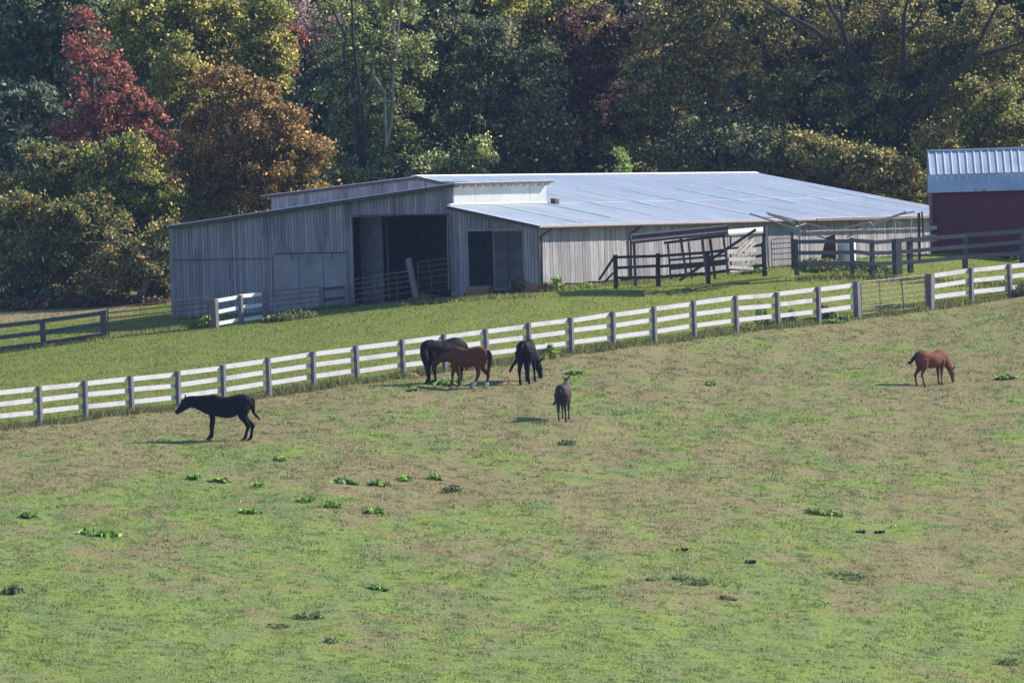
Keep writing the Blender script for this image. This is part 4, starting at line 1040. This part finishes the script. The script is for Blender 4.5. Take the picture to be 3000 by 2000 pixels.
T('thin_tree', 'tall thin-leaved tree with forked dark trunks left of the roof peak', [(1010, 100, 90, 120), (1060, 240, 90, 130), (1000, 330, 80, 110), (1050, 450, 110, 90)], 492, G['green'], 11000, .11, .42, 1060, limbs=6, bark='bark_dark',
  limb_px=[[(1065, 540, -1.2, .10), (1052, 400, -1.2, .085), (1040, 290, -1.2, .07), (1008, 200, -1.1, .055), (1010, 100, -1.1, .04), (965, 10, -1.1, .03)], [(1050, 310, -2, .06), (1085, 220, -2, .05), (1100, 150, -1.8, .03)], [(1070, 530, -1.2, .10), (1062, 330, -1.4, .06), (1035, 120, -1.4, .05), (1030, -20, -1.4, .04)]])
T('thin_tree', 'tall thin-leaved tree with pale slanting trunk right of the forked one', [(1170, 70, 100, 100), (1180, 190, 100, 110), (1140, 320, 90, 90), (1180, 440, 90, 100)], 493, G['green'], 11000, .11, .42, 1120, limbs=6, bark='bark_pale',
  limb_px=[[(1108, 540, -1.2, .09), (1130, 440, -1.3, .085), (1148, 350, -1.3, .055), (1152, 240, -1.2, .05), (1165, 100, -1.2, .04), (1175, 0, -2, .03)], [(1132, 430, -2.1, .06), (1128, 270, -2.1, .045), (1095, 220, -2, .03), (1090, 170, -2, .02)]])
T('shrub', 'green undergrowth at the foot of the pale trunk, above the roof edge', [(1000, 530, 90, 45), (1150, 520, 110, 45)], 490, G['green'], 8000, .10, .35, 1100, tr=.05, cat='shrub')
T('dark_tree', 'shaded blue-green tree right of the pale-trunked tree', [(1300, 60, 110, 110), (1290, 190, 100, 120), (1310, 330, 100, 120), (1280, 440, 80, 80)], 497, G['dark'], 24000, .13, .55, 1300)
T('leafy_tree', 'grey-green leafy tree rising from behind the middle of the roof', [(1430, 130, 90, 90), (1450, 250, 110, 110), (1430, 370, 120, 90), (1450, 460, 120, 60)], 493, G['dark'], 24000, .13, .5, 1440)
T('shrub', 'pale speckled shrub just above the roof left of center', [(1415, 450, 45, 45), (1370, 480, 60, 40), (1260, 490, 70, 40)], 487, G['green'], 6000, .11, .35, 1400, tr=.05, cat='shrub')
T('leafy_tree', 'pale olive tree in the sun at the top center', [(1560, 20, 110, 70), (1680, 40, 110, 80), (1620, 110, 100, 80), (1500, 120, 60, 90)], 502, G['olive'], 20000, .13, .5, 1600)
T('dark_red_tree', 'broad maroon-leaved tree in shade right of center', [(1720, 100, 120, 70), (1690, 200, 130, 110), (1760, 320, 130, 100), (1650, 300, 90, 90), (1850, 110, 90, 70), (1780, 420, 120, 70)], 494, G['maroon'], 34000, .13, .5, 1720, limbs=12)
T('dark_tree', 'dark green tree left of the maroon tree, low behind the roof', [(1590, 230, 60, 110), (1600, 380, 90, 110), (1560, 460, 110, 60)], 491, G['dark'], 18000, .13, .5, 1590)
T('dark_tree', 'dark olive tree right of the maroon tree with orange flecks', [(1950, 170, 130, 130), (1980, 320, 150, 110), (1900, 420, 150, 80)], 492, G['brownish'], 28000, .12, .5, 1950)
T('sapling', 'tiny bright yellow-green sapling just above the roof ridge', [(1818, 470, 20, 40), (1815, 500, 25, 20)], 484, G['weed_pale'], 900, .10, .2, 1818, tr=.025, limbs=4)
T('leafy_tree', 'dark leafy tree low behind the right half of the barn roof', [(2120, 430, 160, 90), (2250, 470, 140, 80), (2020, 470, 110, 60)], 488, G['dark'], 24000, .12, .5, 2150)
T('leafy_tree', 'dusky tree low between barn roof end and red shed', [(2420, 470, 140, 80), (2560, 520, 130, 80), (2660, 560, 80, 70)], 487, G['brownish'], 24000, .12, .5, 2500)
# the great spreading tree on the right
lp_ = lambda *a: list(a)
T('great_oak', 'huge spreading olive tree with many dark forked limbs filling the upper right', 
  [(2150, 60, 170, 110), (2350, 80, 170, 110), (2550, 60, 170, 110), (2760, 80, 170, 120), (2940, 100, 140, 120), (2200, 220, 160, 110), (2400, 250, 160, 110), (2620, 260, 170, 110), (2850, 260, 160, 110), (2300, 370, 150, 80), (2520, 390, 150, 80), (2740, 380, 150, 70), (2950, 360, 120, 80), (1990, 40, 120, 80)],
  492, G['brownish'], 90000, .12, .55, 2530, limbs=20, tr=.5, bark='bark_dark',
  limb_px=[
   [(2530, 560, 0, .34), (2540, 430, 0, .30), (2545, 330, 0, .22), (2500, 180, -1.6, .13), (2470, 90, -2.4, .09), (2410, -20, -2.6, .06)],
   [(2540, 420, 0, .20), (2450, 150, -1.8, .12), (2390, 90, -2.6, .10), (2310, 45, -2.8, .07), (2220, -10, -2.8, .05)],
   [(2380, 80, -2.6, .06), (2330, 58, -2.8, .05), (2290, 70, -2.8, .03)],
   [(2545, 400, 0, .18), (2645, 190, -1.8, .11), (2648, 100, -2.5, .085), (2650, 40, -2.6, .07), (2665, -20, -2.6, .05)],
   [(2650, 110, -2.4, .06), (2690, 60, -2.6, .05), (2720, 0, -2.6, .04)],
   [(2550, 430, 0, .22), (2680, 300, -1.4, .13), (2750, 150, -2.2, .09), (2740, 100, -2.4, .05)],
   [(2560, 470, 0, .24), (2690, 350, -1.4, .15), (2800, 210, -2.4, .13), (2860, 165, -2.6, .09), (2950, 140, -2.8, .06), (3010, 120, -2.8, .04)],
   [(2775, 255, -2.2, .06), (2765, 200, -2.4, .04), (2755, 180, -2.4, .03)],
   [(2470, 90, -2.4, .06), (2465, 20, -2.5, .05), (2440, -20, -2.5, .04)],
   [(2830, 200, -2.5, .06), (2900, 60, -2.6, .07), (2925, 10, -2.6, .05)],
   [(2540, 460, .0, .16), (2430, 360, -1.6, .08), (2300, 300, -2.3, .05), (2200, 290, -2.4, .03)]])
T('leafy_tree', 'olive tree behind the red shed roof at the right edge', [(2800, 420, 150, 70), (2960, 400, 120, 90), (2900, 330, 120, 80)], 486, G['green_gold'], 20000, .12, .45, 2900)
# undergrowth
def brush(name, label, pts, Y, mat, n, leaf, clump, cat='undergrowth'):
    L_ = px_lobes(pts, Y); p = crown_points(L_, n, clump)
    keep = p[:, 2] > ground(p[:, 0], p[:, 1]) - .05; p = p[keep]
    o = np_mesh(name, leaf_quads(p, leaf, 1.6), 4, mat); tag(o, label, cat, kind='stuff'); return o
brush('brushwood', 'rusty low brush along the foot of the trees at the left edge', [(x, 893 - (x > 260) * 4, 50, 13) for x in range(-20, 500, 45)], 478, G['rustbrush'], 14000, .09, .22)
brush('undergrowth', 'dark undergrowth filling the foot of the wood behind the barn', [(x, 560 + random.uniform(-30, 20), 130, 70) for x in range(500, 3100, 110)] + [(x, 800 + random.uniform(-40, 40), 90, 90) for x in range(-40, 520, 60)], 494, G['dark'], 60000, .16, .6)

# ------------------------------------------------------------------ weeds, tufts, dung
def rosette(px, py, label, wpx, n, mat, leaf, hgt, name='weed', cat='weed', group=None, stems=0):
    p = place(px, py); wm = wpx / 2 * p.y / FPX
    root = empty(name, p, label, cat, group)
    q_ = RNG.uniform(-1, 1, (n, 2)); q_ = q_[(q_ ** 2).sum(1) < 1]
    k = len(q_); cl = RNG.uniform(-.8, .8, (5, 2)); q_ = np.where(RNG.random((k, 1)) < .6, cl[RNG.integers(0, 5, k)] + q_ * .35, q_)
    x = p.x + q_[:, 0] * wm; y = p.y + q_[:, 1] * max(wm * .8, .3); z = ground(x, y) + RNG.uniform(.02, hgt, k) * (1 - .5 * (q_ ** 2).sum(1).clip(0, 1))
    np_mesh('foliage', leaf_quads(np.stack([x, y, z], 1), leaf, 1.7, 1.0), 4, mat, root)
    if stems:
        for s_ in range(stems):
            mb = MB(); b = Vector((p.x + random.uniform(-.5, .5) * wm, p.y + random.uniform(-.2, .2), p.z - .02)); mb.tube([b, b + Vector((random.uniform(-.1, .1), random.uniform(-.1, .1), hgt * random.uniform(.6, 1)))], [.01, .004], 5); mb.build('stem', M['pole'], root)
    return root
W = [(568, 1403, 40, 'small bright green dock plant above left of the first weed row'), (644, 1413, 60, 'broad-leaved dock plant below the shadow of the lone black horse'),
     (759, 1428, 34, 'little dock plant right of the one under the lone horse'), (1010, 1416, 80, 'wide dock patch in the upper weed row, below the grazing group'), (1112, 1424, 60, 'loose dock patch just right of the widest one'),
     (1186, 1407, 40, 'small yellow-green dock plant at the right end of the upper weed row'), (1275, 1403, 36, 'isolated dock plant left of the grey dry tuft'), (969, 1486, 60, 'tall dark green dock plant in the middle of the lower weed row'),
     (1097, 1505, 56, 'dark dock plant at the right end of the lower weed row'), (733, 1505, 66, 'flat bright dock patch at the left end of the lower weed row'), (899, 1473, 50, 'small dock patch just above left of the tall dark one'),
     (84, 1518, 60, 'dock plant near the left picture edge'), (287, 1569, 110, 'sprawling dock patch with whitish leaves at the lower left'), (2412, 1505, 100, 'large lone dock plant in the right half of the pasture'),
     (1110, 1726, 56, 'lone dock plant low in the middle of the pasture'), (2085, 1130, 30, 'small dock plant between the grey foal and the bay foal'), (1302, 1128, 90, 'bright dock patch at the feet of the grazing black and chestnut horses'),
     (1690, 1099, 60, 'whitish dock leaves behind the ears of the grey-brown foal'), (2945, 1112, 60, 'dark green weed clump right of the bay foal near the picture edge'), (825, 1349, 40, 'small yellow-green weed right of the lone horse shadow'),
     (1215, 1146, 40, 'small dock plant by the shadow left of the grazing black horse')]
for x_, y_, w_, lb in W:
    rosette(x_, y_, lb, w_ * 1.05, int(w_ * 1.6), G['weed'], .14, .11, 'dock_plant', 'weed', 'dock plants scattered over the pasture')
for x_, y_, w_, hh_, n_w, lb, mt in [(38, 1741, 60, .35, 420, 'dark weedy tuft at the left edge of the lower pasture', 'weed_dark'), (1327, 1442, 60, .28, 380, 'dry grey tuft in the middle of the pasture', 'weed_dark'), (1660, 1305, 50, .2, 260, 'dark low tuft below the grey-brown foal', 'weed_dark'),
                                     (2040, 1712, 160, .16, 700, 'wide dark grass clump low in the right half of the pasture', 'weed_dark'), (1913, 1700, 30, .16, 120, 'small dark tuft left of the wide clump', 'weed_dark'), (905, 1813, 80, .2, 350, 'dark tuft pair low in the left half of the pasture', 'weed_dark'),
                                     (2130, 1758, 60, .12, 220, 'dark tuft right below the wide clump', 'weed_dark'), (2500, 1695, 140, .12, 400, 'flat dark tuft row at the right of the lower pasture', 'weed_dark'), (2950, 1945, 90, .2, 300, 'dark tuft in the bottom right corner', 'weed_dark'),
                                     (810, 1840, 60, .16, 200, 'small tuft left of the dark tuft pair', 'weed_dark'), (975, 1885, 40, .2, 150, 'tuft near the bottom, left of center', 'weed_dark')]:
    rosette(x_, y_, lb, w_ * 1.15, int(n_w * .6), G[mt], .07, hh_ * .8, 'grass_tuft', 'tuft', 'tufts in the pasture', stems=6)
for x_, y_, w_, hh_, n_w, lb, mt, st in [(2195, 968, 60, .2, 260, 'bright weeds at the fence foot, left of the tall fence weed', 'weed', 3), (2232, 958, 44, .75, 260, 'tall pale weed growing through the white fence', 'weed_pale', 5), (2318, 950, 50, .5, 260, 'leaning dull weed beside the next fence post', 'weed_dark', 6),
                                         (2415, 938, 36, .55, 220, 'reddish bushy weed at the fence post before the gate', 'rustbrush', 6), (2450, 938, 80, .3, 420, 'dark green weeds under the last board before the gate', 'weed_dark', 5), (2440, 945, 60, .12, 240, 'glossy bright weed patch in front of the last fence bay', 'weed', 0),
                                         (2990, 868, 50, .5, 420, 'bushy green weed under the fence at the right edge', 'weed_dark', 5), (1606, 1048, 66, .5, 420, 'leafy sapling leaning through the bottom board right of the black horse', 'weed_pale', 6),
                                         (2620, 905, 130, .14, 400, 'low dark weeds under the pasture gate', 'weed_dark', 0), (1340, 1082, 40, .25, 150, 'dry weeds at the fence behind the chestnut horse', 'weed_dark', 4)]:
    rosette(x_, y_, lb, w_, n_w, G[mt], .09, hh_, 'fence_weed', 'weed', 'weeds along the fence', stems=st)
for x_, y_, w_, hh_, n_w, lb, mt, st in [(1628, 852, 60, .55, 420, 'pale young plant in the sun at the barn corner', 'weed_pale', 6), (1690, 846, 130, .22, 700, 'green weeds along the sunlit barn wall', 'weed_pale', 5), (1528, 858, 90, .6, 700, 'dark leafy shrub in the shade at the barn corner', 'weed_dark', 8),
                                         (2420, 792, 170, .4, 1400, 'dark weed thicket in front of the red feeder', 'weed_dark', 12), (2560, 798, 160, .28, 900, 'low dark weeds under the dark fence', 'weed_dark', 6), (2210, 800, 90, .3, 400, 'bright weeds under the heap of broken boards', 'weed_pale', 4),
                                         (606, 960, 60, .45, 420, 'leafy weeds with white leaves at the end of the red gate', 'weed_pale', 5), (1240, 880, 40, .25, 160, 'small sunlit weed at the foot of the leaning post', 'weed_pale', 3), (850, 938, 160, .35, 900, 'shaded weeds behind the white panel and dark gate', 'weed_dark', 8),
                                         (1245, 888, 130, .3, 500, 'dry brown seed grass at the edge of the barn shadow', 'rustbrush', 12), (2965, 762, 60, .2, 200, 'weeds at the foot of the dark fence by the shed', 'weed_dark', 3)]:
    rosette(x_, y_, lb, w_, n_w, G[mt], .085, hh_, 'yard_weed', 'weed', 'weeds around the barn', stems=st)
dung = plain_mat('dried_dung', (.035, .028, .022), .95, var=.3)
for x_, y_, lb in [(1999, 1616, 'dark dung pile low right of center'), (2525, 1563, 'left of two dung piles below the lone dock plant'), (2580, 1563, 'right of two dung piles below the lone dock plant'), (2200, 1650, 'small flat dung pile right of the dark one')]:
    p = place(x_, y_); mb = bmesh.new()
    for k in range(9):
        bmesh.ops.create_icosphere(mb, subdivisions=2, radius=random.uniform(.035, .06), matrix=Matrix.Translation(p + Vector((random.uniform(-.16, .16), random.uniform(-.15, .15), random.uniform(.01, .06)))))
    me = bpy.data.meshes.new('dung_pile'); mb.to_mesh(me); mb.free(); tag(link('dung_pile', me, dung, smooth=True), lb, 'dung', 'dung piles')
for (x_, y_, lb, c_, r_) in [(1496, 1126, 'small orange ball-like feed scrap in the grass left of the black horse', (.55, .25, .10), .10), (1198, 1104, 'low red-earth mound at the fence foot', (.26, .11, .085), .28)]:
    p = place(x_, y_); bm = bmesh.new(); bmesh.ops.create_icosphere(bm, subdivisions=3, radius=r_, matrix=Matrix.Translation(p) @ Matrix.Diagonal((1.2, 1, .45, 1)))
    for v_ in bm.verts: v_.co += Vector((random.uniform(-1, 1), random.uniform(-1, 1), random.uniform(-1, 1))) * r_ * .06
    me = bpy.data.meshes.new('mound'); bm.to_mesh(me); bm.free(); tag(link('earth_mound' if r_ > .2 else 'feed_scrap', me, plain_mat('scrap', c_, .9), smooth=True), lb, 'mound' if r_ > .2 else 'scrap')

# ------------------------------------------------------------------ grass blades
def blades(name, label, x, y, h, wd, mat=None):
    N = len(x); z = ground(x, y) - .01
    a = RNG.uniform(-.9, .9, N); dx, dy = np.cos(a) * wd / 2, np.sin(a) * wd / 2
    lx, ly = RNG.normal(0, .35, N) * h, RNG.normal(0, .35, N) * h
    v = np.stack([np.stack([x - dx, y - dy, z], 1), np.stack([x + dx, y + dy, z], 1), np.stack([x + lx, y + ly, z + h], 1)], 1).reshape(-1, 3)
    o = np_mesh(name, v, 3, mat or M['blade']); tag(o, label, 'grass', kind='stuff'); return o
def field_pts(N, y0, y1):
    y = RNG.uniform(y0, y1, N); hw = y * 1560 / FPX; x = RNG.uniform(-1, 1, N) * hw; return x, y
def fdist(x, y): return (x - F0.x) * fnor.x + (y - F0.y) * fnor.y
def inside_barn(x, y):
    s = (x - BC.x) * us.x + (y - BC.y) * us.y; t = (x - BC.x) * ut.x + (y - BC.y) * ut.y
    return (s > -.02) & (s < WB + .1) & (t > -.02) & (t < TF)
x, y = field_pts(330000, 341, 456); d = fdist(x, y); k = d > .1; x, y = x[k], y[k]
clump_n = np.sin(x * 3.1 + 2 * np.sin(y * .9)) * np.sin(y * 1.3 + 1.5 * np.sin(x * 1.7)) * .5 + .5
clump2 = np.sin(x * .8 + 3 * np.sin(y * .13)) * np.sin(y * .33 + 2 * np.sin(x * .4)) * .5 + .5
h = RNG.uniform(.018, .05, len(x)) * (.6 + 1.1 * clump_n ** 2) * (.7 + .7 * clump2) + (RNG.random(len(x)) < .01) * RNG.uniform(.03, .10, len(x))
blades('pasture_grass', 'short grazed pasture grass with green and dry patches', x, y, h, RNG.uniform(.02, .05, len(x)))
nt_ = 9000; x, y = field_pts(nt_, 341, 456); d = fdist(x, y); k = d > .2; x, y = x[k], y[k]
kb = 13; rr_ = RNG.uniform(.04, .16, len(x)); hh_ = RNG.uniform(.03, .10, len(x))
x = np.repeat(x, kb); y = np.repeat(y, kb); rr_ = np.repeat(rr_, kb); hh_ = np.repeat(hh_, kb)
x = x + RNG.normal(0, 1, len(x)) * rr_; y = y + RNG.normal(0, 1, len(x)) * rr_
tuft_m = leaf_mat('tuft_grass', [(.035, .055, .018), (.055, .08, .022), (.075, .10, .03), (.10, .10, .04)], .25, .6)
blades('pasture_tufts', 'small darker grass tufts all over the grazed pasture', x, y, hh_ * RNG.uniform(.6, 1.2, len(x)), RNG.uniform(.02, .045, len(x)), tuft_m)
x, y = field_pts(230000, 405, 486); d = fdist(x, y); k = (d < -.1) & ~inside_barn(x, y); x, y = x[k], y[k]
h = RNG.uniform(.02, .06, len(x)) * (1 + .6 * np.sin(x * 1.3 + 2 * np.sin(y * .5)) ** 2)
blades('yard_grass', 'taller yellow-green grass between the white fence and the barn', x, y, h, RNG.uniform(.02, .045, len(x)))
t_ = RNG.uniform(-3, 66, 26000); o_ = RNG.normal(0, .16, 26000)
x = F0.x + fdir.x * t_ + fnor.x * o_; y = F0.y + fdir.y * t_ + fnor.y * o_
hn = .5 + .5 * np.sin(t_ * 1.7 + np.sin(t_ * .6) * 3)
fg = leaf_mat('fence_line_grass', [(.022, .028, .010), (.042, .05, .017), (.075, .07, .035), (.05, .065, .02)], .3)
blades('fence_line_grass', 'uncut grass along the foot of the white fence', x, y, RNG.uniform(.06, .24, 26000) * (.5 + hn), RNG.uniform(.015, .035, 26000), fg)
# uncut strip along dark fences and barn
seg = [(at(-60, 1041, 451.3), at(306, 995, 452.1)), (at(306, 995, 452.1), at(632, 968, 458.3)), (at(632, 968, 458.3), at(1030, 926, 459.2)), (at(2334, 785, 457), at(3080, 747, 462.2)), (bp(-.25, 0, 0), bp(-.25, TF * .8, 0)), (at(1180, 895, 453.6), at(1560, 866, 452.8))]
xs_, ys_ = [], []
for a_, b_ in seg:
    n_s = int((b_ - a_).length * 320); tt = RNG.random(n_s); xs_.append(a_.x + (b_.x - a_.x) * tt + RNG.normal(0, .2, n_s)); ys_.append(a_.y + (b_.y - a_.y) * tt + RNG.normal(0, .25, n_s))
x = np.concatenate(xs_); y = np.concatenate(ys_); k = ~inside_barn(x, y); x, y = x[k], y[k]
blades('edge_grass', 'tall seeding grass along the yard fences and barn foot', x, y, RNG.uniform(.06, .22, len(x)), RNG.uniform(.015, .035, len(x)), leaf_mat('edge_grass', [(.03, .045, .014), (.06, .075, .022), (.09, .095, .035), (.11, .09, .05)], .35))

# ------------------------------------------------------------------ haze
HAZE = True
if HAZE:
    mb = MB(); x0_, x1_, y0_, y1_, z0_, z1_ = -258, 258, -78, 755, -30, 60
    mb.box8([(x0_, y0_, z0_), (x1_, y0_, z0_), (x1_, y1_, z0_), (x0_, y1_, z0_), (x0_, y0_, z1_), (x1_, y0_, z1_), (x1_, y1_, z1_), (x0_, y1_, z1_)])
    hz_m = bpy.data.materials.new('haze'); hz_m.use_nodes = True; t = hz_m.node_tree
    t.nodes.remove(t.nodes['Principled BSDF']); pv = t.nodes.new('ShaderNodeVolumePrincipled')
    pv.inputs['Color'].default_value = (.40, .60, 1.0, 1); pv.inputs['Density'].default_value = 0.000062; pv.inputs['Anisotropy'].default_value = .3
    t.links.new(pv.outputs[0], t.nodes['Material Output'].inputs['Volume'])
    tag(mb.build('haze', hz_m), kind='stuff')
